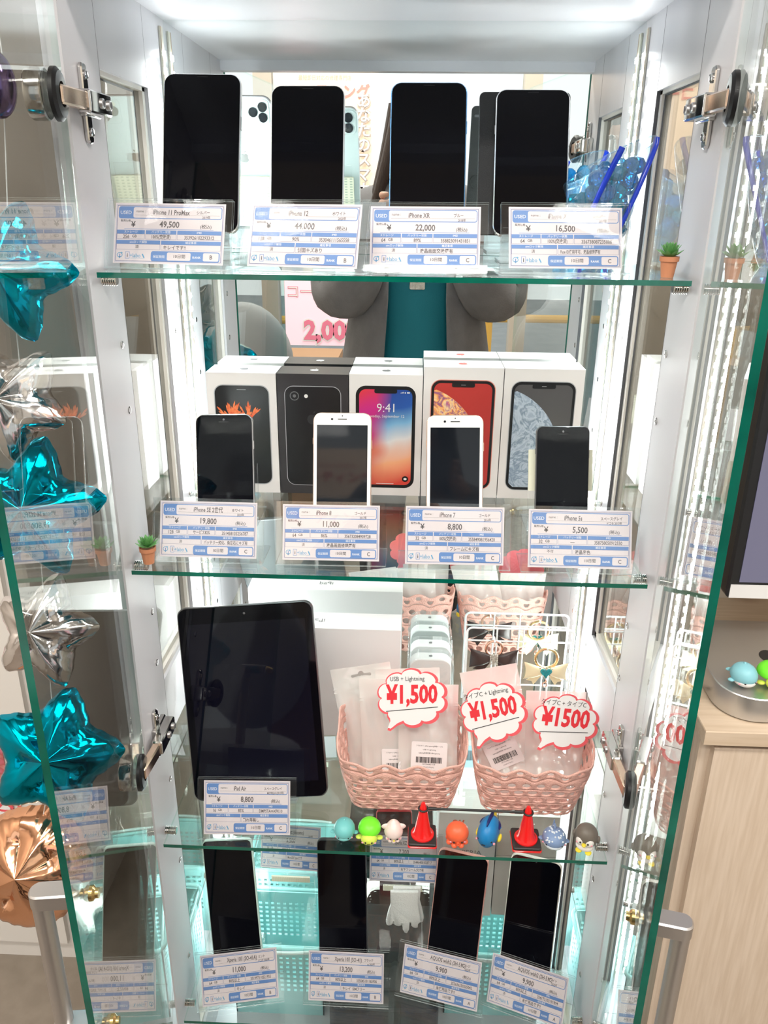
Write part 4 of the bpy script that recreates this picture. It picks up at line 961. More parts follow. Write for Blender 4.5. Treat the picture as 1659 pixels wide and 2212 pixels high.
b = MB(); zr_ = .0485
b.tube([(c1.x+.006, .027, zr_), (c2.x-.006, .027, zr_)], .0016, 10)
for cx in (c1.x, c2.x): b.tube([(cx+.0058*math.cos(a), .027+.0058*math.sin(a), zr_) for a in [2*PI*k/28 for k in range(28)]], .0012, 8, closed=True)
for sx_ in (c1.x+.012, c2.x-.012): b.tube([(sx_-.005, .027, zr_), (sx_+.005, .027, zr_)], .0021, 10)
o = b.build('barrier_bar', CBK, None, Matrix.Translation((0, 0, SHZ[2])), 50); tag(o, 'black barrier bar with ring ends hung between the two cones', 'barrier bar')
EYE = mat('toy_eye', (.01, .01, .012), .15); CHK = mat('toy_cheek', (.85, .35, .42), .5)
def vinyl(n, c): return mat('vinyl_'+n, c, .38, 0, .4)
def toy(name, label, loc, rz, mats, fn, sc=1.0, z=None):
    b = MB(); fn(b); b.v = [v*sc*1.08 for v in b.v]
    mz = min(v.z for v in b.v)
    o = b.build(name, mats, None, Matrix.Translation((loc.x, loc.y, (SHZ[2] if z is None else z)-mz+.0003)) @ Matrix.Rotation(math.radians(rz), 4, 'Z'), 60); tag(o, label, 'toy animal', 'toy sea animals')
def face(b, r, z=0, ex=.42, yy=.9, es=.0012, mi=(1, 2)):
    for s in (-1, 1):
        b.ell((s*r*ex, -r*math.sqrt(max(0.01, 1-ex*ex-z*z))*1.0, r*z), es, mi[0], n=10, m=6)
        cx = ex+.26; b.ell((s*r*cx, -r*math.sqrt(max(0.01, 1-cx*cx-(z-.14)**2))*.99, r*(z-.14)), (es*1.4, es*.8, es), mi[1], n=10, m=6)
R = .0125
def whale(b):
    b.ell((0, 0, 0), (R*1.02, R*1.15, R), 0, fn=lambda d, q: Vector((q.x, q.y, q.z*(1 if d.z > 0 else .8))))
    b.ell((0, -R*.20, -R*.36), (R*.88, R*.93, R*.48), 3); face(b, R*1.05, -.25)
    b.ell((0, R*1.1, -R*.35), (R*.25, R*.4, R*.2), 0, n=12); b.ell((-R*.30, R*1.45, -R*.35), (R*.30, R*.2, R*.12), 0, n=12); b.ell((R*.30, R*1.45, -R*.35), (R*.30, R*.2, R*.12), 0, n=12)
    b.ell((0, R*.1, R*.98), (R*.12, R*.14, R*.14), 0, n=12)
    for s in (-1, 1): b.ell((s*R*1.05, 0, -R*.35), (R*.30, R*.25, R*.12), 0, n=12)
def turtle(b):
    b.ell((0, R*.25, R*.15), (R*1.1, R*1.15, R*.95), 0, fn=lambda d, q: Vector((q.x, q.y, q.z*(1 if d.z > -.1 else .5))))
    b.ell((0, -R*.70, -R*.30), (R*.78, R*.6, R*.55), 3)
    for s in (-1, 1):
        b.ell((s*R*.95, -R*.25, -R*.5), (R*.35, R*.3, R*.16), 3, n=12); b.ell((s*R*.3, -R*1.24, -R*.28), .0011, 1, n=10, m=6); b.ell((s*R*.58, -R*1.08, -R*.42), (.0016, .001, .0011), 2, n=10, m=6)
    b.box(-.0018, .0018, -R*1.31, -R*1.27, -R*.46, -R*.42, 1)
def squid(b):
    b.ell((0, 0, 0), (R*.9, R*.9, R*1.0), 0, fn=lambda d, q: Vector((q.x*(1-.25*max(0, d.z)), q.y, q.z*(1.15 if d.z > 0 else .8))))
    b.lathe([(R*.80, R*.35), (R*.62, R*.72), (R*.30, R*1.12), (R*.06, R*1.32), (0, R*1.34)], 20, 0, None, caps=False)
    for s in (-1, 1): b.ell((s*R*.55, R*.1, R*.42), (R*.62, R*.18, R*.34), 0, n=14)
    face(b, R*.92, -.32, .34, es=.001)
    b.ell((0, -R*.93, -R*.38), (.0013, .001, .001), 3, n=10, m=6)
    for k in range(5): a = PI+PI*(k+.5)/5; b.ell((R*.6*math.cos(a), R*.6*math.sin(a), -R*.72), (R*.2, R*.22, R*.18), 0, n=10, m=6)
def octopus(b):
    b.ell((0, 0, R*.1), (R*1.1, R*1.02, R*1.02), 0)
    for k in range(8): a = 2*PI*(k+.5)/8; b.ell((R*.82*math.cos(a), R*.82*math.sin(a), -R*.74), (R*.30, R*.32, R*.26), 0, n=12, m=7)
    face(b, R*1.03, -.28, .36); b.lathe([(.0022, 0), (.0022, .0018), (.0012, .0019), (.0010, .0008)], 14, 0, Matrix.Translation((0, -R*.95, -R*.36)) @ Matrix.Rotation(PI/2, 4, 'X'))
def tang(b):
    b.ell((0, 0, 0), (R*.80, R*1.35, R*1.15), 0, fn=lambda d, q: Vector((q.x*(1+.15*max(0, -d.y)), q.y, q.z)))
    b.ell((R*.0, R*.35, R*.36), (R*.84, R*.75, R*.40), 3, fn=None); b.ell((0, R*.35, R*.33), (R*.88, R*.45, R*.20), 0)
    b.ell((0, R*.2, R*1.02), (R*.14, R*.95, R*.38), 3, n=14); b.ell((0, R*1.45, R*.1), (R*.12, R*.5, R*.7), 4, n=14)
    for s in (-1, 1):
        b.ell((s*R*.86, R*.05, -R*.40), (R*.16, R*.4, R*.26), 4, n=12); b.ell((s*R*.50, -R*1.04, R*.0), .0012, 1, n=10, m=6); b.ell((s*R*.68, -R*.88, -R*.25), (.0012, .0014, .0011), 2, n=10, m=6)
    b.ell((0, -R*1.34, -R*.25), (.0022, .0006, .0005), 1, n=10, m=6)
def wshark(b):
    b.ell((0, 0, 0), (R*1.15, R*1.25, R*.92), 0, fn=lambda d, q: Vector((q.x, q.y, q.z*(1 if d.z > 0 else .75)))); b.ell((0, -R*.12, -R*.30), (R*1.05, R*1.14, R*.50), 3)
    rnd = random.Random(3)
    for k in range(34):
        a = rnd.uniform(0, 2*PI); e = rnd.uniform(.25, 1.4); d = Vector((math.cos(e)*math.cos(a)*1.15, math.cos(e)*math.sin(a)*1.25, math.sin(e)*.92)); b.ell(d*R*.985, (.0013, .0013, .0010), 3, n=8, m=5)
    b.ell((0, R*.35, R*1.02), (R*.12, R*.35, R*.30), 0, n=12)
    for s in (-1, 1): b.ell((s*R*1.15, .1*R, -R*.3), (R*.34, R*.28, R*.12), 0, n=12)
    b.tube([(R*.62*math.sin(a), -R*1.15*math.cos(a)*1.0-.0004, -R*.42+R*.12*math.cos(3*a)*0) for a in [(-.9+1.8*k/12) for k in range(13)]], .0006, 6, 1)
    face(b, R*1.16, -.10, .62)
    b.ell((0, R*1.4, 0), (R*.2, R*.5, R*.2), 0, n=12); b.ell((0, R*1.75, R*.15), (R*.1, R*.2, R*.5), 0, n=12)
def penguin(b):
    b.ell((0, R*.08, R*.12), (R*1.12, R*1.1, R*1.2), 0)
    for s in (-1, 1): b.ell((s*R*.40, -R*.58, -R*.02), (R*.46, R*.5, R*.50), 3, n=18)
    b.ell((0, -R*.42, -R*.72), (R*.85, R*.68, R*.46), 3)
    b.ell((0, -R*1.10, -R*.10), (R*.22, R*.28, R*.14), 4, n=12)
    for s in (-1, 1):
        b.ell((s*R*.36, -R*1.06, R*.06), .0012, 1, n=10, m=6); b.ell((s*R*.66, -R*.95, -R*.06), (.0018, .001, .0013), 2, n=10, m=6)
        b.ell((s*R*.45, -R*.85, -R*1.05), (R*.32, R*.38, R*.14), 4, n=12); b.ell((s*R*1.12, R*.1, -R*.05), (R*.2, R*.3, R*.42), 0, n=12)
VW = vinyl('white', (.82, .78, .74)); VY = vinyl('yellow', (.85, .68, .05))
TY = .024
def tp(x): p = atY(x, 1810, TY); return Vector((p.x, TY, 0))
BY = .062
toy('toy_whale', 'pale teal toy whale, first toy from the tablet', tp(744), 0, [vinyl('teal', (.16, .50, .50)), EYE, CHK, vinyl('teal_belly', (.20, .55, .55))], whale)
toy('toy_turtle', 'bright green toy turtle with yellow head', tp(798), 0, [vinyl('green', (.18, .80, .03)), EYE, CHK, vinyl('lemon', (.62, .72, .10))], turtle)
toy('toy_squid', 'pinkish white toy squid left of the left cone', tp(850), 4, [vinyl('shell', (.82, .66, .62)), EYE, CHK, VY], squid)
toy('toy_octopus', 'orange red toy octopus between the cones', tp(987), 3, [vinyl('orange', (.85, .13, .05)), EYE, CHK], octopus, 1.0)
toy('toy_fish', 'blue toy fish with dark blue marks and yellow fins', tp(1055), -22, [vinyl('blue', (.01, .19, .46)), EYE, CHK, vinyl('deep_blue', (.008, .02, .13)), VY], tang, 1.22)
toy('toy_whale_shark', 'grey blue toy whale shark with white spots', tp(1197), -8, [vinyl('slate', (.20, .29, .48)), EYE, CHK, vinyl('spot_white', (.68, .74, .80))], wshark, .98)
toy('toy_penguin', 'brown-grey toy penguin, rightmost toy on the shelf', tp(1266), -22, [vinyl('taupe', (.17, .145, .12)), EYE, CHK, VW, VY], penguin, .98)

# ------------------------------------------------------------------ top shelf: vase of blue stones, succulents
VASE = thin('blue_tinted_acrylic', (0.84, 0.93, 0.99), 0.13, .02, .10, (.35, .70, 1))
COB = mat('cobalt_stripe', (0.01, 0.05, 0.62), .15)
vc = Vector((.232, .205, 0))
def vaseP(a, v):
    """a angle, v height share; slanted mouth, high at the right, body leaning over its small foot"""
    ct = math.cos(a-math.radians(-30)); top = .106+.027*ct
    z = v*top; f = min(1, v*1.05)
    rx = .017+.031*f**.75; ry = .017+.034*f**.75
    return Vector((rx*math.cos(a)+.004*f, ry*math.sin(a), z+.0006))
b = MB(); n_, m_ = 48, 18; V = [vaseP(2*PI*k/n_, j/m_) for j in range(m_+1) for k in range(n_)]
b.add(V, [(j*n_+k, j*n_+(k+1) % n_, (j+1)*n_+(k+1) % n_, (j+1)*n_+k) for j in range(m_) for k in range(n_)]+[tuple(reversed(range(n_)))])
t = empty('slanted_vase', vc, 'clear blue acrylic vase with a slanted mouth and cobalt stripes on the top shelf', 'vase')
b.build('bowl', VASE, t, smooth=60)
b = MB(); b.tube([vaseP(2*PI*k/60, 1) for k in range(60)], .0009, 8, closed=True); b.build('rim', VASE, t, smooth=60)
for a0, a1 in ((272, 208), (346, 290)):
    b = MB(); pts = [vaseP(math.radians(a0+(a1-a0)*k/20), 1-.94*k/20)*1.0 for k in range(21)]
    b.tube(pts, [.0034-.0012*k/20 for k in range(21)], 8); b.build('stripe', COB, t, smooth=60)
GEM = [mat('blue_ice_stone', (.02, .36, .88), .03, 0, .7, trans=.7), mat('pale_ice_stone', (.14, .60, .92), .03, 0, .7, trans=.8), mat('aqua_ice_stone', (.01, .45, .66), .03, 0, .6, trans=.6)]
gems = []
for i in range(3):
    bm = bmesh.new(); bmesh.ops.create_icosphere(bm, subdivisions=2, radius=.0092)
    for v in bm.verts: v.co *= random.uniform(.90, 1.10)
    me = bpy.data.meshes.new('ice_stone'); bm.to_mesh(me); bm.free(); me.materials.append(GEM[i]); gems.append(me)
rg = random.Random(11); placed = []
for tr in range(3000):
    if len(placed) >= 62: break
    a = rg.uniform(0, 2*PI); v = rg.uniform(.10, .88); p = vaseP(a, v); r_ = math.sqrt(rg.uniform(.0, 1))
    lim = .78; q = Vector((p.x*r_*lim, p.y*r_*lim, min(p.z, .105)))
    if q.z < .012: q.z = .012
    if all((q-o_).length > .0135 for o_ in placed): placed.append(q)
for i, q in enumerate(placed):
    o = bpy.data.objects.new('ice_stone', gems[i % 3]); C.objects.link(o); o.location = vc+q; o.rotation_euler = (rg.uniform(0, 6), rg.uniform(0, 6), rg.uniform(0, 6))
    tag(o, 'glassy blue decorative stone inside the slanted vase', 'stone', 'blue stones in the vase')
TERR = mat('terracotta', (.55, .22, .11), .7); LEAF = mat('succulent_green', (.10, .30, .09), .5, noise=(.16, .40, .12), nscale=90); SOIL = mat('soil', (.05, .03, .02), .9)
def succulent(p, label, sc=1.0):
    t = empty('potted_succulent', p, label, 'potted plant', 'small potted succulents')
    b = MB(); b.lathe([(0, .0003), (.0058*sc, .0003), (.0078*sc, .0150*sc), (.0090*sc, .0150*sc), (.0092*sc, .0195*sc), (.0082*sc, .0195*sc), (.0078*sc, .0175*sc), (0, .0175*sc)], 28, 0, None, caps=False); b.build('pot', TERR, t, smooth=30)
    b = MB()
    for ring, (n, L, tilt, z0) in enumerate(((9, .0135, 18, .0185), (8, .0125, 40, .0195), (6, .0105, 60, .0205), (4, .008, 78, .0212))):
        for k in range(n):
            a = 2*PI*(k+.5*ring)/n; ti = math.radians(tilt); d = Vector((math.cos(a)*math.cos(ti), math.sin(a)*math.cos(ti), math.sin(ti))); s_ = Vector((-math.sin(a), math.cos(a), 0)); up = d.cross(s_)*-1
            o_ = Vector((0, 0, z0*sc)); V = []; prof = ((0, .3), (.35, .8), (.62, 1), (.85, .55), (1, .06))
            for u, wv in prof:
                c_ = o_+d*L*u*sc+Vector((0, 0, .003*u*u*sc)); w_ = .0028*wv*sc
                V += [c_-s_*w_, c_-up*w_*.45, c_+s_*w_, c_+up*w_*.25]
            b.add(V, [(i*4+j, i*4+(j+1) % 4, i*4+4+(j+1) % 4, i*4+4+j) for i in range(4) for j in range(4)]+[(0, 1, 2, 3), (19, 18, 17, 16)])
    b.build('leaf_rosette', LEAF, t, smooth=50)
p = atZ(1410, 590, 0); succulent(Vector((p.x, .030, 0)), 'small succulent in terracotta pot at the right end of the top shelf', 1.0)
p = atZ(322, 1216, SHZ[1]); succulent(Vector((max(p.x, -.268), p.y, SHZ[1])), 'small succulent in terracotta pot at the left end of the carton shelf', 1.0)

# ------------------------------------------------------------------ lowest level
TEAL = mat('teal_basket_plastic', (.36, .72, .72), .4)
def teal_basket(x0, x1, y0, y1, z0, z1, label, nrow=6):
    cw = .0105; b = MB(); H_ = z1-z0
    def wall(P, Q, cols, rows):
        d = (Q-P)/cols; dz = Vector((0, 0, H_/rows))
        hr = range(int(rows*.38), rows-2)
        for c in range(cols):
            for r in range(rows):
                o_ = P+d*c+dz*r; A = [o_, o_+d, o_+d+dz, o_+dz]
                if r in hr and 0 < c < cols-1:
                    m_ = sum(A, Vector())/4; I = [m_+(a_-m_)*.52 for a_ in A]; b.add(A+I, [(i, (i+1) % 4, 4+(i+1) % 4, 4+i) for i in range(4)])
                else: b.add(A, [(0, 1, 2, 3)])
    rows = max(6, int(H_/.0105)); t_ = .006
    pts = [Vector((x0+t_, y0+t_, z0)), Vector((x1-t_, y0+t_, z0)), Vector((x1-t_, y1-t_, z0)), Vector((x0+t_, y1-t_, z0))]
    for i in range(4):
        P, Q = pts[i], pts[(i+1) % 4]; wall(P, Q, max(4, int((Q-P).length/cw)), rows)
    b.add([pts[0], pts[1], pts[2], pts[3]], [(0, 1, 2, 3)])
    t = empty('slotted_basket', Vector(((x0+x1)/2, (y0+y1)/2, z0)), label, 'basket', None); Mi = t.matrix_world.inverted()
    b.v = [Mi @ v for v in b.v]; o = b.build('basket_wall', TEAL, t, smooth=0)
    md = o.modifiers.new('thickness', 'SOLIDIFY'); md.thickness = .002
    q = MB(); q.tube([Mi @ Vector((*p_, z1)) for p_ in rrect(x0+.001, x1-.001, y0+.001, y1-.001, .018, 8)], .0035, 8, closed=True); q.build('rim', TEAL, t, smooth=60)
    q = MB(); yc = y0-.0005; q.tube([Mi @ Vector((x0+.02+(x1-x0-.04)*k/20, yc-.004*math.sin(PI*k/20)-.004, z1+.001+.0*k)) for k in range(21)], .0028, 8); q.build('carry_handle', mat('handle_white', (.75, .85, .85), .4), t, smooth=60)
    return t
teal_basket(-.262, -.098, .175, .298, ZB+.0005, -1.085, 'aqua plastic basket with square holes on the cabinet floor, left')
teal_basket(.095, .268, .190, .298, ZB+.0005, -1.10, 'added aqua plastic basket with square holes on the cabinet floor, right')  # added basket: stands in for a patterned teal thing and green shelf reflections
b = MB(); b.prism(rrect(-.085, .085, -.10, .10, .012, 5), 0, .150, 0, None, .004); b.prism(rrect(-.06, .06, -.07, .07, .01, 4), .150, .156, 0, None, .002); b.box(-.06, .06, -.1012, -.1, .02, .024, 1); b.box(-.06, .06, -.1012, -.1, .05, .054, 1)
tag(b.build('equipment_case', [mat('case_black', (.006, .006, .007), .5), GAP], None, Matrix.Translation((.001, .185, ZB+.0005)), 40), 'black equipment case on the cabinet floor between the aqua baskets', 'case')
# au carton and a second grey-white carton behind it, on the lowest shelf
Fp = Matrix(((1, 0, 0, 0), (0, 0, -1, 0), (0, 1, 0, 0), (0, 0, 0, 1)))
xa, xb = atY(948, 1780, .2).x, atY(1074, 1780, .2).x; zt = atY(1000, 1757, .2).z-SHZ[3]; xm = (xa+xb)/2; hw = (xb-xa)/2
b = MB(); b.box(-hw, hw, 0, .055, .0005, zt, 0)
ORG = mat('print_orange', (.75, .13, .05), .5)
q_ = atY(988, 1772, .2); b.text('au', .020, q_.x-xm, q_.z-SHZ[3]-.008, .0004, 1, Fp, 'C', bold=.02, shear=.25); q_ = atY(1012, 1840, .2); b.text('XPERIA', .0125, q_.x-xm, q_.z-SHZ[3]-.005, .0004, 2, Fp, 'C')
b.box(-hw*.3, hw*.7, .0551, .0554, zt*.72, zt*.95, 3)
x_ = -hw*.2
while x_ < hw*.6:
    wb = random.choice((.0006, .001, .0014)); b.box(x_, x_+wb, .0555, .0557, zt*.80, zt*.90, 2); x_ += wb+.0009
o = b.build('phone_carton', [mat('carton_light', (.72, .70, .68), .5), ORG, LOGOG, mat('sticker_pale_blue', (.45, .66, .80), .5)], None, Matrix.Translation((xm, .2, SHZ[3])), 0)
tag(o, 'tall white carton with orange au mark behind the pink-framed phone', 'carton')
xc, xd = xb+.002, atY(1210, 1780, .2).x; hw2 = (xd-xc)/2
b = MB(); b.box(-hw2, hw2, 0, .055, .0005, zt-.004, 0); b.box(-hw2, hw2, -.0003, 0, zt*.6, zt*.603, 1)
tag(b.build('phone_carton', [mat('carton_grey', (.58, .56, .53), .5), GAP], None, Matrix.Translation(((xc+xd)/2, .203, SHZ[3])), 0), 'plain grey-white carton beside the carton with the orange mark', 'carton')
# raised clear stands that hold the two rear cards
for (x0_, y0_), lb in (((628, 1905), 'clear raised stand with ribbed pad under the 5,500 yen card'), ((870, 1925), 'clear raised stand with ribbed pad under the 7,700 yen card')):
    c_ = atZ(x0_, y0_-20, -.925); t = empty('phone_stand', Vector((c_.x, c_.y+.012, SHZ[3])), lb, 'phone stand', 'clear phone stands'); hx = .036
    def plate_(nm, x0, x1, y0, y1, z0, z1, m=(ACR, ACRE)):
        q = MB(); V8 = [(a, b_, c__) for c__ in (z0, z1) for b_ in (y0, y1) for a in (x0, x1)]
        for f, k in [((0, 2, 3, 1), 0), ((4, 5, 7, 6), 0), ((0, 1, 5, 4), 0), ((2, 6, 7, 3), 0), ((0, 4, 6, 2), 1), ((1, 3, 7, 5), 1)]: q.add([V8[i] for i in f], [(0, 1, 2, 3)], k)
        return q.build(nm, list(m), t, smooth=0)
    plate_('front_plate', -hx, hx, -.002, 0, .0005, .092); plate_('ledge', -hx, hx, -.016, .05, .0925, .0945); plate_('base', -hx, hx, 0, .06, .0005, .0025)
    q = MB(); q.prism(rrect(-hx*.85, hx*.85, -.0155, -.0125, .001, 2), .080, .0900, 0)
    for k in range(22): q.box(-hx*.82+k*hx*.078, -hx*.82+k*hx*.078+.0012, -.0162, -.0155, .081, .089, 0)
    q.build('grip_pad', PADM, t, smooth=0)
# white glove hanging before the black case
GLV = mat('glove_cotton', (.74, .75, .73), .85, bump=.4, bscale=500)
gc = atY(872, 1975, .135)
bm = bmesh.new()
def skin(name, verts, edges, radii, m, parent=None, root=0, sub=2, M=None, sx=None):
    me = bpy.data.meshes.new(name); me.from_pydata([tuple(v) for v in verts], edges, []); o = bpy.data.objects.new(name, me); C.objects.link(o)
    if parent: o.parent = parent
    if M is not None: o.matrix_local = M
    sk = o.modifiers.new('skin', 'SKIN'); sk.use_smooth_shade = True; o.modifiers.new('sub', 'SUBSURF').levels = sub; o.modifiers['sub'].render_levels = sub
    lay = me.skin_vertices[0] if me.skin_vertices else None
    if lay is None:
        bpy.context.view_layer.objects.active = o; lay = me.skin_vertices[0]
    for i, r in enumerate(radii): lay.data[i].radius = (r, r) if isinstance(r, (int, float)) else r
    lay.data[root].use_root = True; me.materials.append(m); return o
bm.free()
for i_, (dx_, dy_, k_, lb_) in enumerate(((0, 0, 1, 'white cotton glove hanging below the 7,700 yen card'), (.004, .008, -1, 'second white cotton glove, hanging behind the first one'))):
    ol = [(-.021, .048), (-.020, .020), (-.024, .004), (-.027, -.012)]
    for fx, fl_ in ((-.021, .006), (-.009, .010), (.004, .020), (.017, .012)):
        ol += [(fx-.0055, -.014), (fx-.005, -.014-fl_*.7), (fx-.002, -.014-fl_), (fx+.002, -.014-fl_), (fx+.005, -.014-fl_*.7), (fx+.0055, -.014)]
    ol += [(.027, -.010), (.024, .004), (.021, .020), (.021, .048)]
    ol = [(x_*k_, y_) for x_, y_ in (ol if k_ > 0 else ol[::-1])]
    b = MB(); b.prism(ol, -.003, .003, 0, Fp, .0010)
    for v in b.v: v.y += .0020*math.sin(v.x*260+v.z*90)
    o = b.build('cotton_glove', GLV, None, Matrix.Translation(gc+Vector((dx_, dy_, 0))), 60); tag(o, lb_, 'glove', 'cotton gloves')

# ------------------------------------------------------------------ right: counter, slab computer, monitor
WOOD = mat('pale_ash_laminate', (.60, .47, .36), .5, noise=(.68, .55, .44), nscale=14, stretch=(14, 14, .8))
WOODT = mat('pale_ash_top', (.55, .42, .30), .4, noise=(.62, .49, .37), nscale=14, stretch=(.8, 12, 12))
ZCt = -.520; cc = atZ(1525, 1580, ZCt)
XC, YC = cc.x, cc.y
t = empty('counter_cabinet', Vector((XC+.5, YC+.3, FLOOR)), 'pale ash wood counter cabinet with drawer fronts, right of the display cabinet', 'counter'); Mi = t.matrix_world.inverted()
def cb(nm, x0, x1, y0, y1, z0, z1, m, ch=.0012):
    q = MB(); q.prism([(x0, y0), (x1, y0), (x1, y1), (x0, y1)], z0, z1, 0, Mi, ch); return q.build(nm, m, t, smooth=0)
cb('counter_top', XC, XC+1.2, YC, .93, ZCt-.0205, ZCt, WOODT)
cb('side_panel', XC+.004, XC+.020, YC+.020, .90, FLOOR, ZCt-.021, WOOD); cb('side_panel', XC+.020, XC+.024, YC+.03, .90, FLOOR+.05, ZCt-.024, GAP)
cb('carcass', XC+.024, XC+1.19, YC+.030, .90, FLOOR+.05, ZCt-.022, WOOD)
for i in range(2):
    d_ = cb('drawer_front', XC+.018+i*.58, XC+.590+i*.58, YC+.008, YC+.0275, FLOOR+.06, ZCt-.030, WOOD)
cb('toe_kick', XC+.03, XC+1.15, YC+.06, .88, FLOOR, FLOOR+.05, BLKP)
q = MB(); q.flat(circ(0, 0, .005, 20), .0003); pc = atZ(1502, 1487, ZCt)
q.build('screw_cap', mat('cap_brown', (.12, .07, .04), .6), t, Mi @ Matrix.Translation(Vector((pc.x, pc.y, ZCt))), 0)
# slab
ZS = ZCt+.034; pA = atZ(1640, 1512, ZS); pB = atZ(1503, 1400, ZS); sl = .197
sx0, sy0 = pB.x, pA.y
t = empty('slab_computer', Vector((sx0+sl/2, sy0+sl/2, ZCt)), 'silver rounded-corner slab computer on the counter', 'computer')
ALU = mat('brushed_aluminium', (.60, .59, .58), .32, .9)
b = MB(); b.prism(rrect(-sl/2, sl/2, -sl/2, sl/2, .045, 12), .0012, .034, 0, None, .0012); b.build('housing', ALU, t, smooth=40)
b = MB(); b.lathe([(.06, .0002), (.06, .0014)], 40, 0); b.build('foot_ring', BLKP, t)
b = MB(); add_apple(b, 0, 0, .0342, .044, 0, None); b.build('top_mark', BLKP, t, smooth=0)
pw = atZ(1610, 1492, ZS); R_ = R
toy('toy_whale', 'pale blue toy whale standing on the silver slab computer', Vector((pw.x, pw.y+.012, 0)), 14, [vinyl('sky', (.25, .55, .62)), EYE, CHK, VW], whale, 1.12, ZS)
toy('toy_turtle', 'green toy turtle cut by the right edge of the picture', Vector((pw.x+.036, pw.y+.016, 0)), 5, [vinyl('green', (.18, .80, .03)), EYE, CHK, vinyl('lemon', (.62, .72, .10))], turtle, 1.1, ZS)
# monitor
mp0 = atY(1566, 1293, .17); mw, mh = .62, .46
t = empty('computer_monitor', Vector((mp0.x+mw/2, .17, ZCt)), 'large flat computer monitor with purple screen at the right edge', 'monitor'); z0 = mp0.z-ZCt
GB = Matrix(((1, 0, 0, 0), (0, 0, -1, 0), (0, 1, 0, 0), (0, 0, 0, 1)))
b = MB(); b.prism(rrect(-mw/2, mw/2, z0, z0+mh, .008, 4), -.022, 0, 0, GB, .003); b.build('housing', BLKP, t)
b = MB(); b.box(-mw/2+.004, mw/2-.004, -.0012, -.0002, z0+.002, z0+.021); b.build('chin', mat('chin_white', (.78, .76, .76), .4), t, smooth=0)
SCR = mat('screen_purple', (.05, .05, .06), .25, emit=((.17, .16, .25), .62))
b = MB(); b.box(-mw/2+.014, mw/2-.014, -.0014, -.0002, z0+.025, z0+mh-.014); b.build('screen', SCR, t, smooth=0)
b = MB(); b.box(-.03, .03, .05, .062, .004, z0+.15); b.box(-.03, .03, .02, .052, z0+.12, z0+.15); b.build('stand_neck', SATIN, t, smooth=0)
b = MB(); b.prism(rrect(-.12, .12, .0, .16, .02, 6), .0005, .006, 0, None, .001); b.build('stand_foot', SATIN, t)
# things behind the monitor
wb_ = atY(1592, 1075, .42)
b = MB(); b.box(-.03, .10, -.02, .10, 0, wb_.z-ZCt); tag(b.build('wooden_box', mat('box_oak', (.45, .24, .11), .5, noise=(.52, .30, .15), nscale=8, stretch=(1, 1, 8)), None, Matrix.Translation((wb_.x-.01, .42, ZCt)), 0), 'brown wooden box on the counter behind the monitor', 'box')
b = MB(); pts = [atY(x_, y_, .33) for x_, y_ in ((1597, 1030), (1578, 1045), (1562, 1080), (1552, 1140), (1548, 1190), (1555, 1225), (1575, 1250), (1605, 1262))]; b.tube(pts, .0035, 8)
pts = [atY(x_, y_, .35) for x_, y_ in ((1600, 1080), (1575, 1110), (1560, 1170), (1566, 1215), (1600, 1240))]; b.tube(pts, .003, 8)
tag(b.build('power_cable', BLKP, None, None, 60), 'black cables looping behind the monitor', 'cable')
p_ = atY(1570, 1200, .38); b = MB(); b.box(-.012, .022, 0, .03, 0, p_.z+.06-ZCt); b.lathe([(.008, 0), (.008, .003), (0, .003)], 20, 1, Matrix.Translation((0, -.0005, p_.z-ZCt)) @ Matrix.Rotation(PI/2, 4, 'X') @ Matrix.Diagonal((.6, 1.6, 1, 1)))
tag(b.build('power_adapter', [mat('adapter_cream', (.62, .55, .47), .5), GAP], None, Matrix.Translation((p_.x, .38, ZCt)), 40), 'cream upright box with dark oval opening behind the monitor', 'adapter')

# ------------------------------------------------------------------ left: foil balloons and poster
def foil(name, c, rough=.12):
    m = mat(name, c, rough, 1.0); nt = m.node_tree; bs = nt.nodes['Principled BSDF']
    tc = nt.nodes.new('ShaderNodeTexCoord'); v = nt.nodes.new('ShaderNodeTexVoronoi'); v.inputs['Scale'].default_value = 18; v.feature = 'SMOOTH_F1'
    nz = nt.nodes.new('ShaderNodeTexNoise'); nz.inputs['Scale'].default_value = 26; nz.inputs['Distortion'].default_value = 1.2
    nt.links.new(tc.outputs['Object'], nz.inputs['Vector']); nt.links.new(tc.outputs['Object'], v.inputs['Vector'])
    ad = nt.nodes.new('ShaderNodeMath'); nt.links.new(v.outputs[0], ad.inputs[0]); nt.links.new(nz.outputs[0], ad.inputs[1])
    bp = nt.nodes.new('ShaderNodeBump'); bp.inputs['Strength'].default_value = .16; bp.inputs['Distance'].default_value = .006
    nt.links.new(ad.outputs[0], bp.inputs['Height']); nt.links.new(bp.outputs[0], bs.inputs['Normal']); return m
FT, FS, FC, FP = foil('foil_teal', (.0, .30, .44)), foil('foil_silver', (.72, .68, .68)), foil('foil_copper', (.80, .42, .25)), foil('foil_purple', (.20, .13, .30))
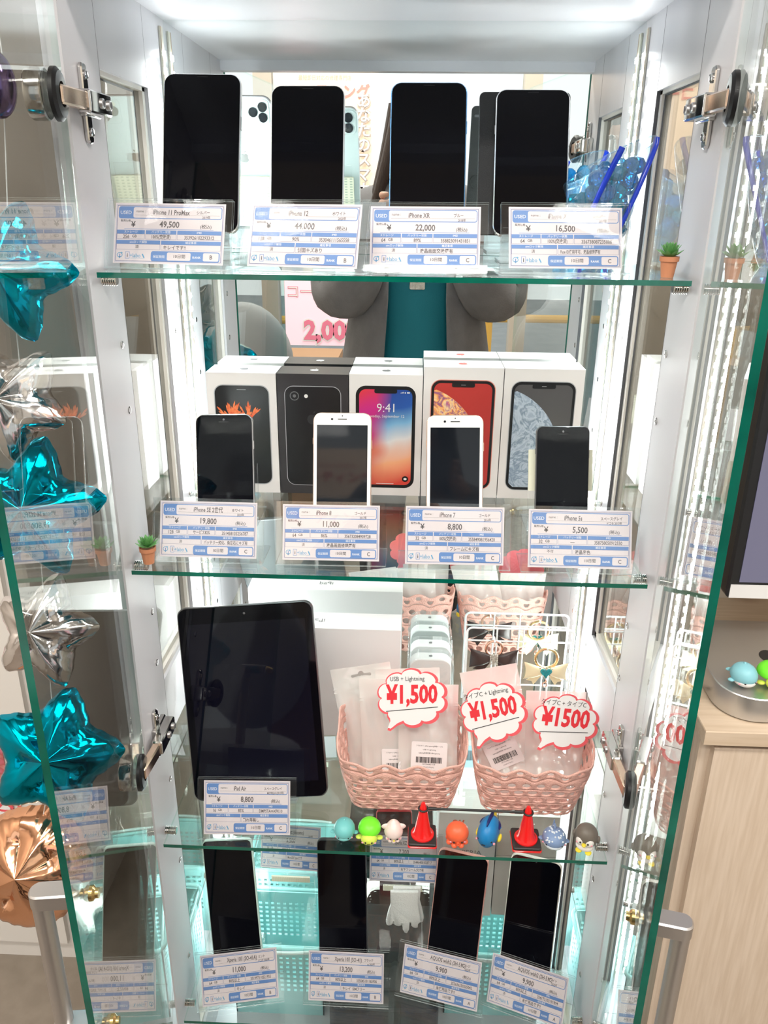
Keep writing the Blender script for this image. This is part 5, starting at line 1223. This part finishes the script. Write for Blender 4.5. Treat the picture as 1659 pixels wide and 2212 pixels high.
def star_balloon(c, Rr, rot, yaw, m, label, H=.42, pitch=0, inner=.56):
    b = MB(); n, k = 120, 14; V = []
    for s in (1, -1):
        for j in range(k+1):
            f = j/k
            for i in range(n):
                th = 2*PI*i/n; a = (th % (2*PI/5))-PI/5; t_ = abs(a)/(PI/5)      # 0 at inner notch .. 1 at tip
                ro = Rr*(inner+(1-inner)*(max(0, t_)**1.5)*(1-.18*t_**8))
                ro *= 1+.012*math.sin(31*th)*f
                z = Rr*H*math.sqrt(max(0, 1-f**2.2))*(.55+.45*(1-t_*f))*(1-.42*(1-t_)*(1-abs(2*f-1))) 
                z += Rr*.014*math.sin(37*th)*max(0, f-.55)*(1-f)*8*(.6+.4*math.sin(5*th+1))
                V.append((ro*f*math.sin(th+PI/5), ro*f*math.cos(th+PI/5), s*z))
    F = []
    for s in (0, 1):
        o_ = s*(k+1)*n
        for j in range(k):
            for i in range(n):
                q = (o_+j*n+i, o_+j*n+(i+1) % n, o_+(j+1)*n+(i+1) % n, o_+(j+1)*n+i); F.append(q if s else q[::-1])
    b.add(V, F); M = Matrix.Translation(c) @ Matrix.Rotation(math.radians(yaw), 4, 'Z') @ Matrix.Rotation(math.radians(pitch), 4, 'X') @ Matrix(((1, 0, 0, 0), (0, 0, -1, 0), (0, 1, 0, 0), (0, 0, 0, 1))) @ Matrix.Rotation(math.radians(rot), 4, 'Z')
    o = b.build('star_balloon', m, None, M, 70); tag(o, label, 'balloon', 'foil star balloons'); return o
def bc(x, y, Y): return atY(x, y, Y)
star_balloon(bc(12, 588, -.06), .068, 18, 8, FT, 'teal foil star balloon, topmost beside the open left door', pitch=-10)
star_balloon(bc(35, 868, -.02), .066, 4, -15, FS, 'silver foil star balloon below the topmost teal one', pitch=-20)
star_balloon(bc(68, 1098, -.08), .076, 24, 10, FT, 'teal foil star balloon, second teal one from the top', pitch=-18)
star_balloon(bc(98, 1362, -.03), .070, 29, -10, FS, 'silver foil star balloon between two teal ones lower down', pitch=-25)
star_balloon(bc(118, 1632, -.09), .080, 22, 5, FT, 'teal foil star balloon, lowest teal one', pitch=-25, inner=.62)
star_balloon(bc(72, 1868, -.04), .076, 10, 0, FC, 'copper foil balloon at the bottom of the balloon column', pitch=-25, inner=.94, H=.62)
b = MB(); b.ell((0, 0, 0), (.016, .014, .026), 0, n=16); tag(b.build('balloon', FP, None, Matrix.Translation(bc(-8, 182, -.05)), 60), 'dark purple balloon cut by the left edge of the picture', 'balloon')
b = MB(); b.tube([bc(5, 120, -.03), bc(20, 560, -.03), bc(50, 860, -.02), bc(80, 1100, -.03), bc(100, 1360, -.02), bc(120, 1620, -.03), bc(75, 1860, -.02)], .0006, 5); b.tube([bc(5, 120, -.03), Vector((bc(5, 120, -.03).x, -.03, CEIL))], .0006, 5)
tag(b.build('balloon_string', mat('string_white', (.8, .8, .8), .6), None, None, 0), 'thin white string linking the foil balloons', 'string')
# pink poster on the cupboard
PYY = CUPY-.0135
p0, p1 = atY(-60, 1905, PYY), atY(62, 1905, PYY); pt = atY(20, 1380, PYY)
POS = swirl('poster_pink_photo', [(.75, .35, .36), (.80, .48, .42), (.45, .10, .10), (.72, .20, .30), (.85, .58, .52)], 5)
b = MB(); b.box(p0.x, p1.x, PYY-.0015, PYY, p0.z, pt.z, 0)
zz = atY(20, 1735, PYY).z; b.box(p0.x, p1.x-.006, PYY-.002, PYY-.0015, zz-.035, zz+.028, 1)
b.text('(税込)', .045, p1.x-.10, -.015+zz, .0, 2, Matrix(((1, 0, 0, 0), (0, 0, -1, PYY-.0023), (0, 1, 0, 0), (0, 0, 0, 1))), 'L', bold=.02)
tag(b.build('poster', [POS, WPR, REDB], None, None, 0), 'pink and red poster on the cupboard behind the copper balloon', 'poster')

# ------------------------------------------------------------------ what the mirror shows: posters, street, furniture
YW = RY0-.012
FB = Matrix(((1, 0, 0, 0), (0, 0, 1, 0), (0, 1, 0, 0), (0, 0, 0, 1)))      # local (x, y, z) -> (x, z, y): faces the shop
def window_poster(name, x0, x1, y0, y1, mats, label, fn):
    zc_ = [0]
    a = mir(x0, y1, YW); c_ = mir(x1, y0, YW); b = MB(); b.box(a.x, c_.x, YW-.002, YW-.0005, a.z, c_.z, 0)
    def T(st, px, py, size, mi, al='C', **k):
        p = mir(px, py, YW); zc_[0] += .0012; b.text(st, size, p.x, p.z-size*.36, YW+zc_[0], mi, FB, al, **k)
    fn(T, b); o = b.build(name, mats, None, None, 0); tag(o, label, 'poster', 'posters on the shop window'); return o
def film(n, c): return mat(n, c, .6, emit=(c, .45))      # the paper's own emission stands in for daylight shining through it
def f1(T, b):
    T('最短即日対応の修理専門店', 702, 168, .020, 1, sx=.9); T('コーティング', 712, 198, .056, 2, sx=1.0, bold=.03)
    for i, ch in enumerate('あなたのスマホ'):
        T(ch, 787, 218+32*i, .060, 4, bold=.06)
        T(ch, 786, 217+32*i, .058, 3, bold=.015)
window_poster('coating_poster', 600, 818, 120, 455, [film('poster_peach', (.80, .62, .47)), mat('peach_text', (.85, .35, .28), .6), mat('coral_text', (.85, .25, .22), .6), WPR, mat('grey_text', (.45, .38, .34), .6)], 'peach coloured poster on the shop window, mirrored behind the white-framed phone', f1)
def f2(T, b):
    T('コート', 662, 630, .060, 1, bold=.04); T('コート', 662, 630, .060, 2, bold=.0)
    T('2,000', 715, 712, .115, 2, bold=.09, sx=.95); T('2,000', 715, 712, .115, 3, bold=.04, sx=.95)
window_poster('price_poster', 618, 800, 560, 745, [film('poster_pink', (.85, .55, .62)), mat('pink_outline', (.85, .25, .35), .6), WPR, mat('pink_numbers', (.85, .22, .34), .6)], 'pink price poster reading 2,000 on the shop window, mirrored left of the photographer', f2)
RAIL = mat('guard_rail_yellow', (.80, .42, .05), .5)
def at_out(x, y, Y): return mir(x, y, Y)
for (x0, x1, y, Y, lb) in ((560, 640, 690, -3.6, 'yellow guard rail in the street, left part of the mirror view'), (1240, 1330, 690, -3.6, 'yellow guard rail in the street, right part of the mirror view')):
    a, c_ = mir(x0, y, Y), mir(x1, y, Y); t = empty('guard_rail', Vector(((a.x+c_.x)/2, Y, FLOOR-.1)), lb, 'guard rail', 'street guard rails'); L_ = 1.3; z_ = a.z-(FLOOR-.1); xm_ = 0
    b = MB(); b.tube([(-L_/2, 0, z_), (L_/2, 0, z_)], .025, 10); b.build('top_rail', RAIL, t)
    for s_ in (-.5, .5): b = MB(); b.tube([(L_*s_, 0, 0), (L_*s_, 0, z_)], .03, 10); b.build('post', RAIL, t)
# cardboard carton and a round-backed stool seen low in the mirror
a = mir(556, 752, -1.5); c_ = mir(725, 772, -1.5)
b = MB(); b.box(a.x, c_.x, -1.8, -1.5, FLOOR+.0005, c_.z-.02); b.add([(a.x, -1.5, c_.z-.02), (c_.x, -1.5, c_.z-.02), (c_.x, -1.42, c_.z), (a.x, -1.42, c_.z+.03)], [(0, 1, 2, 3)]); tag(b.build('cardboard_box', mat('cardboard', (.33, .19, .10), .8), None, None, 0), 'open brown cardboard box on the floor, its flap mirrored above the cartons', 'box')
a = mir(560, 760, -1.3)
t = empty('round_chair', Vector((a.x-.06, -1.35, FLOOR)), 'grey chair with rounded back behind the photographer, left in the mirror', 'chair')
GRYC = mat('chair_grey', (.42, .43, .44), .7)
b = MB(); b.ell((0, 0, a.z-FLOOR-.05), (.17, .05, .21), 0, n=28, m=16); b.build('backrest', GRYC, t)
b = MB(); b.ell((0, .2, a.z-FLOOR-.30), (.20, .20, .05), 0, n=28, m=12); b.build('seat', GRYC, t)
for sx_ in (-.14, .14):
    for sy_ in (.06, .34): b = MB(); b.tube([(sx_, sy_, 0), (sx_*.9, sy_, a.z-FLOOR-.31)], .012, 10); b.build('leg', SATIN, t)

# ------------------------------------------------------------------ the photographer
SKIN = mat('skin_tone', (.62, .36, .26), .5); TEE = mat('teal_shirt', (.005, .19, .25), .75, bump=.2, bscale=300)
CARD = mat('grey_cardigan', (.17, .165, .17), .85, bump=.3, bscale=250, noise=(.20, .195, .20), nscale=25); HAIR = mat('dark_brown_hair', (.035, .018, .012), .45, bump=.8, bscale=120, stretch=(3, 3, .12)); TROU = mat('dark_trousers', (.03, .03, .04), .8); SHOE = mat('dark_shoes', (.02, .02, .02), .5)
PX, PY = .026, -1.06
t = empty('person', Vector((PX, PY, FLOOR)), 'person in grey wide-sleeved cardigan and teal shirt photographing with a phone', 'person')
def P(x, y, z): return Vector((x, y, z-FLOOR))
# camera phone is held at the camera position; its back faces the cabinet
hL, hR = Vector((-.078, .262, CAM.z-.012)), Vector((.074, .262, CAM.z-.012))
bv = [P(0, -.02, -.44), P(0, -.015, -.30), P(0, -.01, -.15), P(0, -.02, -.03), P(0, -.02, .065), P(0, -.005, .115), P(0, .0, .17), P(0, -.004, .245), P(0, -.004, .30)]
br = [(.155, .105), (.125, .09), (.135, .095), (.15, .095), (.07, .06), (.05, .05), (.062, .068), (.078, .092), (.055, .07)]
be = [(i, i+1) for i in range(8)]
for s, h_, el in ((-1, hL, Vector((-.255, .02, -.21))), (1, hR, Vector((.265, .02, -.215)))):
    a = len(bv); wr = h_+Vector((s*.035, -.055, -.035)); pm = h_+Vector((s*.012, -.018, -.012))
    bv += [P(s*.165, -.02, .045), P(*((Vector((s*.17, -.02, .04))+el)/2+Vector((s*.02, 0, 0)))), P(*el), P(*((el+wr)/2)), P(*wr), P(*pm)]
    br += [.056, .046, .040, .036, (.026, .020), (.034, .014)]; be += [(3, a), (a, a+1), (a+1, a+2), (a+2, a+3), (a+3, a+4), (a+4, a+5)]
for s in (-1, 1):
    a = len(bv); bv += [P(s*.09, -.02, -.54), P(s*.10, 0, -.88), P(s*.10, -.02, -1.24), P(s*.105, .10, -1.295)]; br += [.085, .058, .038, (.036, .028)]; be += [(0, a), (a, a+1), (a+1, a+2), (a+2, a+3)]
body = skin('body', bv, be, br, SKIN, t, 0, 2)
# fingers: curled round the edges of the phone
for s, h_ in ((-1, hL), (1, hR)):
    for k in range(4):
        zz_ = .022-.019*k; L = (.030, .034, .032, .026)[k]
        o0 = h_+Vector((s*.016, -.018, zz_*.8)); o1 = h_+Vector((s*.020, .004, zz_)); o2 = h_+Vector((s*.012, .0165, zz_)); o3 = o2+Vector((-s*L*.45, .0015, .001))
        skin('finger', [P(*o0), P(*o1), P(*o2), P(*o3)], [(0, 1), (1, 2), (2, 3)], [.0095, .0085, .0078, .0062], SKIN, t, 0, 2)
    o0 = h_+Vector((s*.014, -.022, -.034)); o1 = h_+Vector((s*.006, -.020, -.010)); o2 = h_+Vector((-s*.004, -.012, .012)); skin('thumb', [P(*o0), P(*o1), P(*o2)], [(0, 1), (1, 2)], [.011, .0098, .0078], SKIN, t, 0, 2)
# face
b = MB()
for s in (-1, 1): b.ell(P(s*.031, .088, .228), (.013, .006, .006), 0, n=14, m=8); b.ell(P(s*.031, .0935, .228), (.0055, .002, .0055), 1, n=12, m=6)
b.build('eyes', [WPR, EYE], t)
b = MB(); b.ell(P(0, .092, .200), (.010, .013, .020), 0, n=16, m=10); b.build('nose', SKIN, t)
b = MB(); b.ell(P(0, .084, .166), (.022, .007, .006), 0, n=18, m=8); b.build('mouth', mat('lips', (.55, .2, .18), .4), t)
# hair: cap and long locks to the chest
def hfn(d, q):
    return Vector((q.x, q.y*(1 if d.y < .2 else .86), q.z))
b = MB(); b.ell(P(0, -.022, .262), (.093, .108, .098), 0, n=32, m=18, fn=hfn)
b.build('hair', HAIR, t)
rh = random.Random(5)
for s in (-1, 1):
    for k in range(7):
        x_ = s*(.064+.012*rh.random()); y_ = -.05+.018*k; pts = []
        sp_ = .040+.060*(k/6)*(1 if s < 0 else .6)
        for j in range(9):
            f = j/8; pts.append(P(x_+s*sp_*f**1.4, y_+.012*math.sin(3*f+k), .31-.37*f))
        b = MB(); b.tube(pts, [.016, .019, .019, .018, .017, .015, .012, .008, .002], 8); b.build('hair_lock', HAIR, t, smooth=70)
b = MB(); pts = [P(0, -.10, .30), P(0, -.115, .15), P(0, -.115, .0), P(0, -.12, -.10)]; b.tube(pts, [.06, .075, .07, .02], 14, 0); b.build('hair_back', HAIR, t, smooth=70)
# shirt
def shell(name, rings, m, n=32, closed=True, a0=0, a1=2*PI, folds=0, sub=True):
    b = MB(); V = []; 
    for (cx, cy, z, rx, ry) in rings:
        for k in range(n if closed else n+1):
            a = a0+(a1-a0)*k/n; f = 1+folds*math.sin(a*9+z*14)*.5+folds*math.sin(a*17)*.3
            V.append(P(cx+rx*math.cos(a)*f, cy+ry*math.sin(a)*f, z))
    st = n if closed else n+1; F = [(i*st+k, i*st+(k+1) % st, (i+1)*st+(k+1) % st, (i+1)*st+k) for i in range(len(rings)-1) for k in range(n)]
    b.add(V, F); o = b.build(name, m, t, smooth=80); md = o.modifiers.new('thickness', 'SOLIDIFY'); md.thickness = .004; md.offset = 0
    return o
shell('shirt', [(0, -.015, -.56, .185, .135), (0, -.015, -.44, .172, .128), (0, -.012, -.30, .150, .112), (0, -.010, -.16, .155, .116), (0, -.015, -.05, .160, .112), (0, -.018, .02, .135, .09), (0, -.018, .055, .08, .07), (0, -.012, .075, .06, .06)], TEE, folds=.012)
shell('trousers_waist', [(0, -.02, -.66, .185, .125), (0, -.02, -.50, .180, .128), (0, -.015, -.42, .168, .122)], TROU)
for s in (-1, 1):
    shell('trouser_leg', [(s*.105, -.01, -1.25, .060, .062), (s*.105, -.005, -.90, .078, .080), (s*.095, -.015, -.60, .100, .110), (s*.085, -.02, -.50, .095, .115)], TROU, 20)
    b = MB(); b.ell(P(s*.105, .04, -1.288), (.045, .125, .038), 0, n=20, m=10, fn=lambda d, q: Vector((q.x, q.y, max(q.z, -.038)))); b.build('shoe', SHOE, t)
# open cardigan body: front gap of about 60 degrees toward the cabinet
gap = math.radians(25)
shell('cardigan', [(0, -.02, -.86, .300, .20), (0, -.02, -.62, .265, .185), (0, -.018, -.40, .225, .165), (0, -.015, -.20, .195, .150), (0, -.018, -.04, .195, .138), (0, -.02, .045, .205, .125), (0, -.02, .090, .175, .105), (0, -.02, .112, .110, .085), (0, -.02, .128, .075, .075)], CARD, 44, False, PI/2+gap, PI/2-gap+2*PI, folds=.028)
for s, h_, el in ((-1, hL, Vector((-.255, .02, -.21))), (1, hR, Vector((.265, .02, -.215)))):
    wr = h_+Vector((s*.035, -.055, -.035)); sh = Vector((s*.150, -.02, .045)); cl = (el+wr)/2
    # wide kimono-like sleeve: shoulder, hanging elbow bag, gathered cuff
    bb = [sh, (sh+el)/2+Vector((s*.010, .02, .01)), el+Vector((s*-.005, .04, .005)), el*.75+wr*.25+Vector((s*-.02, .03, -.045)), el*.35+wr*.65+Vector((0, .0, -.030)), wr*.9+el*.1, wr]
    rr = [.085, .105, .088, .098, .088, .050, .036]
    skin('sleeve', [P(*q) for q in bb], [(i, i+1) for i in range(6)], rr, CARD, t, 0, 2)
b = MB(); b.tube([P(-.03, .115, .03), P(-.012, .122, -.06), P(0, .125, -.125), P(.012, .122, -.06), P(.03, .115, .03)], .0022, 6); b.build('necklace_cord', CHROME, t)
b = MB(); b.prism(rrect(-.022, .022, -.022, .022, .004, 3), 0, .006, 0, Matrix.Translation(P(0, .125, -.150)) @ Matrix.Rotation(-PI/2, 4, 'X'), .001); b.build('pendant', mat('pendant_silver', (.6, .58, .52), .25, 1, bump=1, bscale=150), t)
# the phone in the hands: just behind the lens
cpm = Matrix.Translation(CAM - FW*.010) @ R3.to_4x4()
b = MB(); b.prism(rrect(-.074, .074, -.035, .035, .008, 6), -.004, .004, 0, cpm, .001); hp_ = b.build('smartphone', [FR['grey']], None, None, 40); tag(hp_, 'dark grey smartphone held up in both hands by the photographer', 'smartphone')
